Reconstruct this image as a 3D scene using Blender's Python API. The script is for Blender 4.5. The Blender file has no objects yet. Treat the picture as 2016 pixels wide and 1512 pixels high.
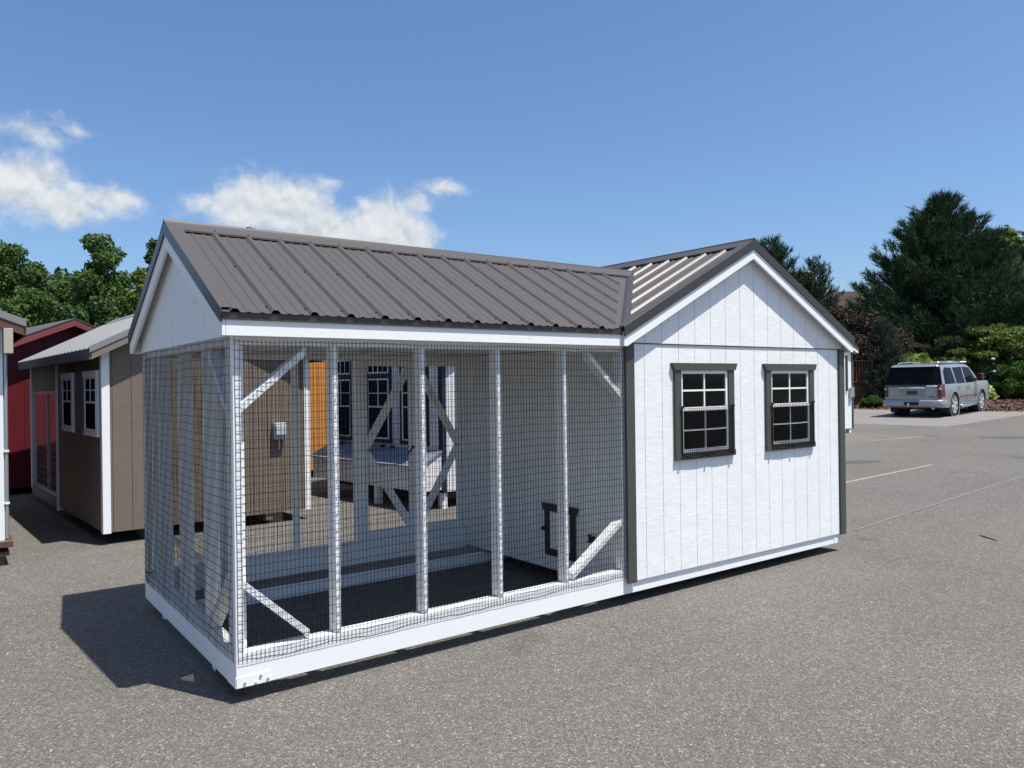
import bpy, bmesh, math, random
import numpy as np
from mathutils import Vector, Matrix
random.seed(7); rng = np.random.default_rng(7)
S = bpy.context.scene
COL = S.collection
R_ = math.radians

# ------------------------------------------------------------------ camera
cam = bpy.data.cameras.new('camera'); camo = bpy.data.objects.new('camera', cam); COL.objects.link(camo)
yaw, pit, rol = 0.63981, 0.0006, -0.0131
fw = Vector((math.sin(yaw)*math.cos(pit), math.cos(yaw)*math.cos(pit), math.sin(pit)))
rt = Vector((math.cos(yaw), -math.sin(yaw), 0)); up = rt.cross(fw)
rr = math.cos(rol)*rt + math.sin(rol)*up; uu = -math.sin(rol)*rt + math.cos(rol)*up
M = Matrix.Identity(4)
for i in range(3):
    M[i][0] = rr[i]; M[i][1] = uu[i]; M[i][2] = -fw[i]
M[0][3], M[1][3], M[2][3] = -1.304, -4.3653, 1.7699
camo.matrix_world = M
cam.sensor_width = 36; cam.lens = 36*1509.4/2016
cam.clip_start = 0.05; cam.clip_end = 3000
S.camera = camo

# ------------------------------------------------------------------ world, sun, exposure
SUNV = Vector((0.18, -0.36, 1.0)).normalized()
EL = math.asin(SUNV.z); AZ = math.atan2(SUNV.x, SUNV.y)
W = bpy.data.worlds.new("World"); S.world = W; W.use_nodes = True
NT = W.node_tree; NT.nodes.clear()
class NB:
    """small node builder"""
    def __init__(s, nt): s.nt = nt
    def n(s, t, **kw):
        o = s.nt.nodes.new(t)
        for k, v in kw.items(): setattr(o, k, v)
        return o
    def l(s, a, b): s.nt.links.new(a, b)
    def put(s, sock, v):
        if isinstance(v, (int, float)): sock.default_value = v
        elif isinstance(v, tuple): sock.default_value = v
        else: s.l(v, sock)
    def m(s, op, a, b=0.0, c=0.0, clamp=False):
        o = s.n('ShaderNodeMath', operation=op); o.use_clamp = clamp
        s.put(o.inputs[0], a); s.put(o.inputs[1], b); s.put(o.inputs[2], c)
        return o.outputs[0]
    def sm(s, v, lo, hi):
        o = s.n('ShaderNodeMapRange', interpolation_type='SMOOTHSTEP'); s.put(o.inputs[0], v)
        o.inputs[1].default_value = lo; o.inputs[2].default_value = hi
        return o.outputs[0]
    def vm(s, op, a, b=(0, 0, 0)):
        o = s.n('ShaderNodeVectorMath', operation=op); s.put(o.inputs[0], a); s.put(o.inputs[1], b)
        return o.outputs[0]
    def noise(s, vec, scale, detail=4, rough=.5, dist=0.0):
        o = s.n('ShaderNodeTexNoise'); s.l(vec, o.inputs['Vector'])
        o.inputs['Scale'].default_value = scale; o.inputs['Detail'].default_value = detail
        o.inputs['Roughness'].default_value = rough; o.inputs['Distortion'].default_value = dist
        return o.outputs[0]
    def mix(s, f, a, b, mode='MIX'):
        o = s.n('ShaderNodeMix', data_type='RGBA', blend_type=mode)
        s.put(o.inputs[0], f); s.put(o.inputs[6], a); s.put(o.inputs[7], b)
        return o.outputs[2]
b = NB(NT)
sky = b.n('ShaderNodeTexSky', sky_type='NISHITA')
sky.sun_disc = False; sky.sun_elevation = EL; sky.sun_rotation = AZ
sky.air_density = 1.0; sky.dust_density = 1.3; sky.ozone_density = 2.2; sky.altitude = 0
tc = b.n('ShaderNodeTexCoord'); D = tc.outputs['Generated']
sep = b.n('ShaderNodeSeparateXYZ'); b.l(D, sep.inputs[0])
az = b.m('MULTIPLY', b.m('ARCTAN2', sep.outputs[0], sep.outputs[1]), 57.2958)     # clockwise from +Y
el = b.m('MULTIPLY', b.m('ARCSINE', sep.outputs[2]), 57.2958)
def blob(a0, e0, sa, se, k):
    x = b.m('DIVIDE', b.m('SUBTRACT', az, a0), sa); y = b.m('DIVIDE', b.m('SUBTRACT', el, e0), se)
    r2 = b.m('ADD', b.m('MULTIPLY', x, x), b.m('MULTIPLY', y, y))
    return b.m('MULTIPLY', b.m('SUBTRACT', 1.0, b.m('SQRT', r2)), k)
CLOUDS = [(18.6, 12.8, 4.6, 2.5, 1.0), (23.2, 11.2, 5.4, 2.2, 1.0), (27.0, 12.2, 3.0, 2.0, .95), (28.9, 10.8, 2.5, 1.9, .95), (31.6, 14.4, 1.3, .55, .45), (29.6, 13.4, 1.7, .8, .55), (23.3, 14.6, 1.2, .6, .35), (15.2, 12.7, 2.4, 1.3, .8),
          (3.6, 13.0, 3.7, 2.3, 1.0), (0, 12.6, 4, 2.8, 1.0), (6.3, 11.9, 2.2, 1.7, .8), (8.9, 12.4, 2.0, .8, .6), (4.8, 16.0, 3.1, .9, .55), (1.5, 15.0, 3.0, 1.1, .55), (7.0, 16.5, 1.6, .8, .45), (-1, 16.5, 3.4, 1.2, .5)]
f = None
for c in CLOUDS:
    q = blob(*c); f = q if f is None else b.m('MAXIMUM', f, q)
n1 = b.noise(D, 19, 7, .58, .2)
dUp = b.vm('ADD', D, tuple(SUNV*0.010)); n2 = b.noise(dUp, 19, 7, .58, .2)
fld = b.m('ADD', f, b.m('MULTIPLY', b.m('SUBTRACT', n1, .5), 2.1))
# a few more fair-weather clouds all round the rest of the sky
low = b.noise(b.vm('MULTIPLY', D, (1, 1, 2.2)), 2.6, 3, .5)
away = b.sm(b.m('ABSOLUTE', b.m('SUBTRACT', az, 36.0)), 46, 62)
oth = b.m('MULTIPLY', b.m('ADD', b.m('SUBTRACT', low, .60), b.m('MULTIPLY', b.m('SUBTRACT', n1, .5), .5)), 6.0)
oth = b.m('MINIMUM', b.m('ADD', oth, b.m('MULTIPLY', b.m('SUBTRACT', away, 1.0), 9.0)), 1.2)
fld = b.m('MAXIMUM', fld, oth)
dens = b.sm(fld, -.20, .60)
lit = b.m('ADD', .55, b.m('MULTIPLY', b.m('SUBTRACT', n1, n2), 4.0), clamp=True)
ccol = b.mix(lit, (4.3, 4.75, 5.0, 1), (6.3, 6.45, 6.6, 1))
alpha = b.m('MULTIPLY', dens, .93)
skyc = b.mix(1.0, sky.outputs[0], (.82, .98, 1.16, 1), 'MULTIPLY')
bg = b.n('ShaderNodeBackground'); bg.inputs[1].default_value = 0.092
b.l(b.mix(alpha, skyc, ccol), bg.inputs[0])
wo = b.n('ShaderNodeOutputWorld'); b.l(bg.outputs[0], wo.inputs[0])

sun = bpy.data.lights.new('sun', 'SUN'); sun.energy = 4.7; sun.angle = R_(.53); sun.color = (1.0, .955, .885)
suno = bpy.data.objects.new('sun', sun); COL.objects.link(suno)
suno.rotation_euler = SUNV.to_track_quat('Z', 'Y').to_euler(); suno.location = (5, -10, 30)
S.view_settings.view_transform = 'Standard'; S.view_settings.look = 'None'
S.view_settings.exposure = 0.55; S.view_settings.gamma = 1; S.view_settings.use_curve_mapping = False

# ------------------------------------------------------------------ materials
MATS = {}
def pmat(name, col, rough=.6, metal=0.0, spec=.5, var=0.0, vscale=3.0, fine=0.0, fscale=120., bump=0.0, bscale=(30, 30, 30),
         bdist=.002, bdetail=3, wear=None, coat=0.0, island=0.0, transl=0.0):
    m = bpy.data.materials.new(name); m.use_nodes = True; nt = m.node_tree; nt.nodes.clear(); k = NB(nt)
    out = k.n('ShaderNodeOutputMaterial'); p = k.n('ShaderNodeBsdfPrincipled')
    geo = k.n('ShaderNodeNewGeometry'); pos = geo.outputs['Position']
    c = (col[0], col[1], col[2], 1)
    if var or fine or island:
        v = 1.0
        if var: v = k.m('ADD', 1.0-var, k.m('MULTIPLY', k.noise(pos, vscale, 5, .6), 2*var))
        if fine: v = k.m('MULTIPLY', v, k.m('ADD', 1.0-fine, k.m('MULTIPLY', k.noise(pos, fscale, 2, .6), 2*fine)))
        if island: v = k.m('MULTIPLY', v, k.m('ADD', 1.0-island, k.m('MULTIPLY', geo.outputs['Random Per Island'], 2*island)))
        cc = k.n('ShaderNodeVectorMath', operation='SCALE'); cc.inputs[0].default_value = col; k.put(cc.inputs[3], v); c = cc.outputs[0]
    if wear:
        wc, lo, hi, sc = wear
        c = k.mix(k.sm(k.noise(pos, sc, 6, .65), lo, hi), c, (wc[0], wc[1], wc[2], 1))
    k.put(p.inputs['Base Color'], c)
    p.inputs['Roughness'].default_value = rough; p.inputs['Metallic'].default_value = metal
    p.inputs['Specular IOR Level'].default_value = spec; p.inputs['Coat Weight'].default_value = coat
    if bump:
        mp = k.n('ShaderNodeMapping'); mp.inputs['Scale'].default_value = bscale; k.l(pos, mp.inputs[0])
        bp = k.n('ShaderNodeBump'); bp.inputs['Strength'].default_value = bump; bp.inputs['Distance'].default_value = bdist
        k.l(k.noise(mp.outputs[0], 1.0, bdetail, .6, .6), bp.inputs['Height']); k.l(bp.outputs[0], p.inputs['Normal'])
    if transl:
        t = k.n('ShaderNodeBsdfTranslucent'); k.put(t.inputs[0], c); mx = k.n('ShaderNodeMixShader'); mx.inputs[0].default_value = transl
        k.l(p.outputs[0], mx.inputs[1]); k.l(t.outputs[0], mx.inputs[2]); k.l(mx.outputs[0], out.inputs[0])
    else: k.l(p.outputs[0], out.inputs[0])
    MATS[name] = m; return m
def siding_mat(name, col, st=.55, rough=.55):
    """painted wood-grain siding: short wavy horizontal ripples with drifting knots"""
    m = bpy.data.materials.new(name); m.use_nodes = True; nt = m.node_tree; nt.nodes.clear(); k = NB(nt)
    out = k.n('ShaderNodeOutputMaterial'); p = k.n('ShaderNodeBsdfPrincipled'); pos = k.n('ShaderNodeNewGeometry').outputs['Position']
    warp = k.n('ShaderNodeTexNoise'); k.l(pos, warp.inputs['Vector']); warp.inputs['Scale'].default_value = 5.5
    w2 = k.n('ShaderNodeVectorMath', operation='SCALE'); k.l(warp.outputs['Color'], w2.inputs[0]); w2.inputs[3].default_value = .075
    q = k.vm('ADD', pos, w2.outputs[0])
    mp = k.n('ShaderNodeMapping'); mp.inputs['Scale'].default_value = (9, 9, 92); k.l(q, mp.inputs[0])
    g = k.noise(mp.outputs[0], 1.0, 3, .62)
    g = k.m('POWER', g, 1.4)
    amp = k.sm(k.noise(pos, 7.0, 2), .38, .62)
    h = k.m('ADD', k.m('MULTIPLY', g, k.m('ADD', .35, amp)), k.m('MULTIPLY', k.noise(pos, 160, 2), .25))
    bp = k.n('ShaderNodeBump'); bp.inputs['Strength'].default_value = st; bp.inputs['Distance'].default_value = .0032
    k.l(h, bp.inputs['Height']); k.l(bp.outputs[0], p.inputs['Normal'])
    v = k.m('ADD', .95, k.m('MULTIPLY', k.noise(pos, 1.7, 4), .1))
    v = k.m('MULTIPLY', v, k.m('ADD', .86, k.m('MULTIPLY', g, .40)))
    cc = k.n('ShaderNodeVectorMath', operation='SCALE'); cc.inputs[0].default_value = col; k.put(cc.inputs[3], v)
    k.l(cc.outputs[0], p.inputs['Base Color']); p.inputs['Roughness'].default_value = rough; p.inputs['Specular IOR Level'].default_value = .35
    k.l(p.outputs[0], out.inputs[0]); MATS[name] = m; return m
WHITE_SIDING = siding_mat('white_painted_siding', (.765, .77, .765), .5)
TAUPE_SIDING = siding_mat('taupe_siding', (.165, .132, .104))
RED_SIDING = siding_mat('red_siding', (.10, .006, .012))
BLUEWHITE_SIDING = siding_mat('pale_siding', (.70, .70, .72), .3)
MAROON_SIDING = siding_mat('maroon_siding', (.04, .018, .016))
WHITE = pmat('white_painted_lumber', (.80, .805, .80), .5, var=.03, vscale=4, bump=.35, bscale=(14, 60, 60), bdist=.002, wear=((.62, .60, .56), .66, .78, 9))
WHITE_V = pmat('white_painted_post', (.79, .795, .79), .5, var=.03, vscale=5, bump=.35, bscale=(70, 70, 9), bdist=.002, wear=((.60, .58, .54), .66, .78, 12))
OLIVE = pmat('dark_olive_trim', (.060, .060, .048), .5, var=.08, vscale=6, bump=.3, bscale=(60, 60, 20), bdist=.0015)
ROOFM = pmat('brown_grey_metal', (.080, .070, .063), .46, .15, .5, var=.07, vscale=2.2, fine=.05, fscale=300)
ROOFT = pmat('brown_metal_trim', (.056, .048, .043), .36, .3, .5, var=.05, vscale=3)
ROOF_GREY = pmat('grey_brown_metal_roof', (.24, .24, .235), .4, .25, var=.06, vscale=2)
BLACK = pmat('black_vinyl', (.005, .005, .006), .75, spec=.1)
BLACKPL = pmat('black_plastic', (.015, .015, .017), .4)
DARKWOOD = pmat('dark_interior_wood', (.045, .034, .024), .8, var=.2)
PLYWOOD = pmat('bare_osb_deck', (.075, .058, .042), .8, var=.2)
WHITE_VINYL = pmat('white_vinyl', (.82, .83, .84), .35, var=.02)
GALV = pmat('galvanised_metal', (.45, .47, .48), .38, .7, var=.1, vscale=20)
TAUPE = pmat('taupe_trim', (.19, .155, .125), .6, var=.05, bump=.3, bscale=(20, 60, 60))
BROWN = pmat('brown_trim', (.105, .050, .038), .55, var=.08, bump=.3, bscale=(20, 60, 60))
REDTRIM = pmat('red_trim', (.17, .035, .035), .55, var=.05)
SHINGLE = pmat('grey_shingle', (.07, .07, .075), .9, fine=.3, fscale=30, bump=.8, bscale=(12, 12, 12), bdist=.01)
BROWN_SHINGLE = pmat('red_brown_shingle', (.036, .019, .015), .9, fine=.35, fscale=9, var=.15)
NAVY = pmat('navy_trim', (.010, .014, .035), .5, var=.05)
BEIGE = pmat('beige_trim', (.42, .38, .31), .6, var=.04)
PANE_BLUE = pmat('pale_blue_metal_lid', (.23, .27, .34), .45, .2, var=.05)
CEDAR = pmat('orange_cedar', (.55, .235, .055), .55, var=.18, vscale=5, bump=.3, bscale=(80, 80, 6), wear=((.24, .08, .02), .6, .75, 6))
CONC = pmat('weathered_concrete', (.185, .17, .155), .85, var=.18, vscale=1.1, fine=.15, fscale=25)
PAINT = pmat('worn_yellow_paint', (.28, .26, .195), .8, var=.3, vscale=9)
DECKRED = pmat('red_brown_stain', (.12, .035, .018), .6, var=.12)
SILVER = pmat('silver_car_paint', (.30, .315, .33), .30, .35, coat=.5, var=.02)
CHROME = pmat('chrome', (.75, .76, .78), .12, 1.0)
RUBBER = pmat('tyre_rubber', (.022, .022, .024), .8, var=.1)
TAILRED = pmat('tail_light_red', (.09, .010, .012), .2, coat=.5)
TINT = pmat('tinted_car_glass', (.008, .010, .014), .12, spec=.03)
WHEELSILVER = pmat('alloy_wheel', (.55, .56, .57), .35, .3)
CARDARK = pmat('car_underbody', (.012, .012, .013), .7)
BARK = pmat('bark', (.09, .07, .055), .9, var=.25, vscale=8, bump=.6, bscale=(20, 20, 5), bdist=.01)
TWIGM = pmat('dry_twig', (.11, .045, .03), .8)
MULCH = pmat('brown_bark_mulch', (.105, .060, .045), .95, var=.25, vscale=1.6, fine=.55, fscale=18, bump=1, bscale=(16, 16, 16), bdist=.03)
GRASS = pmat('far_grass', (.06, .09, .03), .9, var=.2, vscale=.5, fine=.2, fscale=20)
LEAF_A = pmat('leaf_mid_green', (.080, .140, .038), .7, spec=.12, island=.45, var=.3, vscale=.7, transl=.28)
LEAF_B = pmat('leaf_deep_green', (.054, .102, .035), .7, spec=.12, island=.45, var=.3, vscale=.6, transl=.22)
LEAF_C = pmat('leaf_light_green', (.14, .20, .040), .7, spec=.12, island=.4, var=.25, vscale=.8, transl=.35)
LEAF_FAR = pmat('leaf_far_green', (.050, .090, .035), .6, island=.4, var=.3, vscale=.3, transl=.2)
LEAF_MAPLE = pmat('leaf_dark_purple_brown', (.042, .035, .023), .7, spec=.12, island=.5, var=.3, vscale=1.2, transl=.15)
LEAF_LIME = pmat('leaf_yellow_green', (.105, .145, .035), .7, spec=.12, island=.35, var=.25, vscale=1.5, transl=.3)
LEAF_BOX = pmat('leaf_boxwood', (.052, .105, .018), .7, spec=.12, island=.4, var=.2, vscale=3, transl=.25)
LEAF_HOSTA = pmat('leaf_variegated', (.34, .42, .12), .5, island=.5, transl=.3)
NEEDLE = pmat('pine_needles', (.034, .068, .034), .7, spec=.12, island=.45, var=.35, vscale=.5, transl=.12)
NEEDLE_B = pmat('blue_spruce_needles', (.062, .086, .066), .7, spec=.12, island=.5, var=.3, vscale=1.0, transl=.1)
LEAF_DARK = pmat('leaf_shaded_dark_green', (.030, .058, .022), .7, spec=.12, island=.45, var=.25, vscale=1.5, transl=.15)
PETAL = pmat('white_petal', (.8, .8, .78), .5)
def glass_mat():
    m = bpy.data.materials.new('window_glass'); m.use_nodes = True; nt = m.node_tree; nt.nodes.clear(); k = NB(nt)
    out = k.n('ShaderNodeOutputMaterial'); g = k.n('ShaderNodeBsdfGlossy'); g.inputs['Roughness'].default_value = .015
    t = k.n('ShaderNodeBsdfTransparent'); t.inputs[0].default_value = (.55, .60, .64, 1)
    lw = k.n('ShaderNodeLayerWeight'); lw.inputs[0].default_value = .5; fr = k.m('ADD', .025, k.m('MULTIPLY', k.m('POWER', lw.outputs['Facing'], 5.0), .9)); mx = k.n('ShaderNodeMixShader')
    pos = k.n('ShaderNodeNewGeometry').outputs['Position']; bp = k.n('ShaderNodeBump'); bp.inputs['Strength'].default_value = .08
    bp.inputs['Distance'].default_value = .004; k.l(k.noise(pos, 6, 2), bp.inputs['Height']); k.l(bp.outputs[0], g.inputs['Normal'])
    k.l(fr, mx.inputs[0]); k.l(t.outputs[0], mx.inputs[1]); k.l(g.outputs[0], mx.inputs[2]); k.l(mx.outputs[0], out.inputs[0])
    return m
GLASS = glass_mat()
DARKGLASS = pmat('dark_window_glass', (.012, .015, .026), 1.0, spec=0.0)
def asphalt_mat():
    m = bpy.data.materials.new('worn_asphalt'); m.use_nodes = True; nt = m.node_tree; nt.nodes.clear(); k = NB(nt)
    out = k.n('ShaderNodeOutputMaterial'); p = k.n('ShaderNodeBsdfPrincipled'); pos = k.n('ShaderNodeNewGeometry').outputs['Position']
    def vor(scale):
        v = k.n('ShaderNodeTexVoronoi', voronoi_dimensions='2D'); v.inputs['Scale'].default_value = scale; k.l(pos, v.inputs['Vector']); return v
    va = vor(135); vb = vor(70); vc = vor(260)
    def chan(v):
        s_ = k.n('ShaderNodeSeparateColor'); k.l(v.outputs['Color'], s_.inputs[0]); return s_.outputs
    a = chan(va); bb = chan(vb); cc_ = chan(vc)
    # stone grains: mostly mid grey, a few light, a few dark pits
    g = k.m('ADD', k.m('MULTIPLY', k.m('POWER', a[0], 2.2), .62), k.m('MULTIPLY', k.m('POWER', cc_[0], 2.0), .42))
    g = k.m('ADD', g, .56)
    big = k.m('ADD', .93, k.m('MULTIPLY', k.sm(bb[1], .80, 1.0), .5))
    fleck = k.m('MULTIPLY', k.sm(a[1], .975, .99), 1.4)
    pits = k.m('SUBTRACT', 1.0, k.m('MULTIPLY', k.sm(a[2], .84, .98), .42))
    patch = k.m('ADD', .68, k.m('MULTIPLY', k.noise(pos, .38, 6, .64), .50))
    patch = k.m('ADD', patch, k.m('MULTIPLY', k.noise(pos, 7.0, 4, .65), .16))
    mp = k.n('ShaderNodeMapping'); mp.inputs['Scale'].default_value = (.35, 2.6, 1); mp.inputs['Rotation'].default_value = (0, 0, R_(-14)); k.l(pos, mp.inputs[0])
    streak = k.m('ADD', .91, k.m('MULTIPLY', k.noise(mp.outputs[0], 1.0, 4, .6), .18))
    v = k.m('MULTIPLY', k.m('MULTIPLY', k.m('MULTIPLY', k.m('ADD', k.m('MULTIPLY', g, big), fleck), pits), patch), streak)
    tint = k.mix(k.noise(pos, .9, 3), (.154, .143, .124, 1), (.146, .144, .134, 1))
    tint = k.mix(k.m('MULTIPLY', bb[0], .35), tint, (.160, .130, .108, 1))
    sc = k.n('ShaderNodeVectorMath', operation='SCALE'); k.l(tint, sc.inputs[0]); k.put(sc.inputs[3], v)
    col = sc.outputs[0]
    # old oil drips and damp tyre-darkened patches
    oil = k.m('MULTIPLY', k.sm(k.noise(pos, .8, 3, .45, .4), .66, .76), .38)
    col = k.mix(oil, col, (.05, .048, .045, 1))
    k.put(p.inputs['Base Color'], col); p.inputs['Roughness'].default_value = .88; p.inputs['Specular IOR Level'].default_value = .3
    bp = k.n('ShaderNodeBump'); bp.inputs['Strength'].default_value = .75; bp.inputs['Distance'].default_value = .004
    k.l(k.m('ADD', va.outputs['Distance'], k.m('MULTIPLY', a[0], .6)), bp.inputs['Height']); k.l(bp.outputs[0], p.inputs['Normal'])
    k.l(p.outputs[0], out.inputs[0]); return m
ASPHALT = asphalt_mat()

# ------------------------------------------------------------------ object helpers
def link(o, parent=None):
    COL.objects.link(o)
    if parent: o.parent = parent
    return o
def tag(o, label=None, cat=None, group=None, kind=None):
    if label: o['label'] = label
    if cat: o['category'] = cat
    if group: o['group'] = group
    if kind: o['kind'] = kind
    return o
def thing(name, label, cat, loc=(0, 0, 0), rz=0, group=None):
    o = bpy.data.objects.new(name, None); link(o); o.location = loc; o.rotation_euler = (0, 0, rz); o.empty_display_size = .2
    return tag(o, label, cat, group)
class MB:
    """collects faces, builds one mesh object"""
    def __init__(s): s.v = []; s.f = []; s.smooth = False
    def add(s, vs, fs):
        k = len(s.v); s.v += [tuple(v) for v in vs]; s.f += [tuple(i+k for i in f) for f in fs]; return s
    def box(s, x0, x1, y0, y1, z0, z1):
        x0, x1 = min(x0, x1), max(x0, x1); y0, y1 = min(y0, y1), max(y0, y1); z0, z1 = min(z0, z1), max(z0, z1)
        return s.add([(x0, y0, z0), (x1, y0, z0), (x1, y1, z0), (x0, y1, z0), (x0, y0, z1), (x1, y0, z1), (x1, y1, z1), (x0, y1, z1)],
                     [(0, 3, 2, 1), (4, 5, 6, 7), (0, 1, 5, 4), (1, 2, 6, 5), (2, 3, 7, 6), (3, 0, 4, 7)])
    def prism(s, pts, ax, a0, a1):
        """pts: 2-D polygon in the other two axes (order x,y,z without ax), extruded along ax"""
        n = len(pts)
        def P(p, a):
            q = list(p); q.insert(ax, a); return q
        return s.add([P(p, a0) for p in pts]+[P(p, a1) for p in pts],
                     [tuple(range(n))[::-1], tuple(range(n, 2*n))]+[(i, (i+1) % n, n+(i+1) % n, n+i) for i in range(n)])
    def bar(s, p, q, w, h, upv=(0, 0, 1)):
        p = Vector(p); q = Vector(q); d = (q-p).normalized(); u = Vector(upv)
        if abs(d.dot(u)) > .99: u = Vector((1, 0, 0))
        sd = d.cross(u).normalized()*w/2; u2 = sd.cross(d).normalized()*h/2
        c = [p-sd-u2, p+sd-u2, p+sd+u2, p-sd+u2, q-sd-u2, q+sd-u2, q+sd+u2, q-sd+u2]
        return s.add(c, [(0, 3, 2, 1), (4, 5, 6, 7), (0, 1, 5, 4), (1, 2, 6, 5), (2, 3, 7, 6), (3, 0, 4, 7)])
    def tube(s, pts, rad, n=4, caps=True):
        pts = [Vector(p) for p in pts]; k = len(s.v); rs = rad if isinstance(rad, (list, tuple)) else [rad]*len(pts)
        prev = None
        for i, p in enumerate(pts):
            d = (pts[min(i+1, len(pts)-1)]-pts[max(i-1, 0)]).normalized()
            u = prev if prev is not None else (Vector((0, 0, 1)) if abs(d.z) < .9 else Vector((1, 0, 0)))
            sd = d.cross(u).normalized(); u = sd.cross(d).normalized(); prev = u
            for j in range(n):
                a = 2*math.pi*(j+.5)/n; s.v.append(tuple(p+(sd*math.cos(a)+u*math.sin(a))*rs[i]))
        for i in range(len(pts)-1):
            for j in range(n): s.f.append((k+i*n+j, k+i*n+(j+1) % n, k+(i+1)*n+(j+1) % n, k+(i+1)*n+j))
        if caps: s.f.append(tuple(k+j for j in range(n))[::-1]); s.f.append(tuple(k+(len(pts)-1)*n+j for j in range(n)))
        return s
    def cyl(s, c, ax, r, h, n=16, r2=None):
        r2 = r if r2 is None else r2; c = Vector(c); e = [Vector((1, 0, 0)), Vector((0, 1, 0)), Vector((0, 0, 1))]
        d = e[ax]; u = e[(ax+1) % 3]; w = e[(ax+2) % 3]
        A = [c-d*h/2+(u*math.cos(2*math.pi*j/n)+w*math.sin(2*math.pi*j/n))*r for j in range(n)]
        B = [c+d*h/2+(u*math.cos(2*math.pi*j/n)+w*math.sin(2*math.pi*j/n))*r2 for j in range(n)]
        return s.add(A+B, [tuple(range(n))[::-1], tuple(range(n, 2*n))]+[(j, (j+1) % n, n+(j+1) % n, n+j) for j in range(n)])
    def lathe(s, c, ax, prof, n=24):
        """prof: (radius, offset along ax)"""
        c = Vector(c); e = [Vector((1, 0, 0)), Vector((0, 1, 0)), Vector((0, 0, 1))]; d = e[ax]; u = e[(ax+1) % 3]; w = e[(ax+2) % 3]; k = len(s.v)
        for r, o in prof:
            for j in range(n):
                a = 2*math.pi*j/n; s.v.append(tuple(c+d*o+(u*math.cos(a)+w*math.sin(a))*r))
        for i in range(len(prof)-1):
            for j in range(n): s.f.append((k+i*n+j, k+i*n+(j+1) % n, k+(i+1)*n+(j+1) % n, k+(i+1)*n+j))
        return s
    def build(s, name, mat, parent=None, bevel=0.0, smooth=False, kind=None, label=None):
        me = bpy.data.meshes.new(name); me.from_pydata(s.v, [], s.f)
        bm = bmesh.new(); bm.from_mesh(me); bmesh.ops.recalc_face_normals(bm, faces=bm.faces)
        if bevel: bmesh.ops.bevel(bm, geom=bm.edges[:], offset=bevel, segments=1, affect='EDGES')
        if smooth:
            for f_ in bm.faces: f_.smooth = True
        bm.to_mesh(me); bm.free(); me.materials.append(mat)
        o = bpy.data.objects.new(name, me); link(o, parent)
        if kind: o['kind'] = kind
        if label: o['label'] = label
        return o
def bx(name, mat, parent, x0, x1, y0, y1, z0, z1, bevel=0.0, **k):
    return MB().box(x0, x1, y0, y1, z0, z1).build(name, mat, parent, bevel, **k)
def gz(x): return .0225*min(max(x-7.0, 0.0), 27.0)

# ------------------------------------------------------------------ ground
def sheet(name, mat, xs, ys, dz, label=None):
    m = MB(); vs = [(x, y, gz(x)+dz) for y in ys for x in xs]; nx = len(xs)
    m.add(vs, [(j*nx+i, j*nx+i+1, (j+1)*nx+i+1, (j+1)*nx+i) for j in range(len(ys)-1) for i in range(nx-1)])
    o = m.build(name, mat); tag(o, kind='structure'); return o
sheet('ground', GRASS, [-1500, -60, 7, 20, 34, 80, 1500], [-1500, -60, 60, 1500], -.02)
def poly_sheet(name, mat, pts, dz, kind='structure'):
    m = MB(); m.add([(x, y, gz(x)+dz) for x, y in pts], [tuple(range(len(pts)))]); o = m.build(name, mat); tag(o, kind=kind); return o
sheet('parking_lot', ASPHALT, [-130, 0, 7, 34, 60], [-130, 0, 36], 0)
# concrete apron and mulch bed under the far shrubs
poly_sheet('concrete_apron', CONC, [(18.5, 12.0), (22.5, 9.04), (22.49, 6.14), (28.6, 6.3), (34, 6.5), (34, 20), (18.5, 20)], .004)
MBED = MB()
bx0 = [(29.6, 20), (29.9, 13.2), (30.0, 11.7), (30.2, 10), (30.45, 8.4), (30.75, 7.06), (31.2, 4), (32, -2)]
vs = []; fs = []
NQ = 26
for i, (x, y) in enumerate(bx0):
    for j in range(NQ):
        t = j/(NQ-1); xx = x+t*26; h = .05*min(1, t*26/.35)+.16*math.sin(min(1, t*4)*math.pi/2)+(.05*math.sin(xx*2.1+y)+.03*math.sin(y*3.7+xx))*min(1, t*6)
        if j == 0: h = .008
        vs.append((xx, y, gz(xx)+h))
for i in range(len(bx0)-1):
    for j in range(NQ-1): fs.append((i*NQ+j, i*NQ+j+1, (i+1)*NQ+j+1, (i+1)*NQ+j))
MBED.add(vs, fs); tag(MBED.build('mulch_bed', MULCH, smooth=True), kind='structure')
def strip(p, q, w, name, mat, dz=.004, lab=None, seg=10):
    p = Vector((p[0], p[1], 0)); q = Vector((q[0], q[1], 0)); d = (q-p).normalized(); n = Vector((-d.y, d.x, 0))*w/2; m = MB(); vs = []
    for i in range(seg+1):
        c = p+(q-p)*i/seg; ww = 1+random.uniform(-.15, .15)
        for sg in (-1, 1):
            a = c+n*sg*ww; vs.append((a.x, a.y, gz(a.x)+dz))
    m.add(vs, [(2*i, 2*i+1, 2*i+3, 2*i+2) for i in range(seg)]); o = m.build(name, mat); tag(o, kind='structure'); return o
strip((10.6, 2.50), (13.68, 2.524), .07, 'painted_line', PAINT)
SEAM = pmat('asphalt_seam', (.160, .154, .142), .9, var=.35, vscale=6, fine=.3, fscale=60)
strip((7.24, .46), (13.12, .79), .035, 'pavement_seam', SEAM, .005)
strip((17.5, 5.75), (19.1, 5.25), .09, 'worn_paint_mark', PAINT)
TARP = pmat('tar_patch_material', (.072, .070, .068), .9, var=.2, vscale=5, fine=.25, fscale=60)
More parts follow.
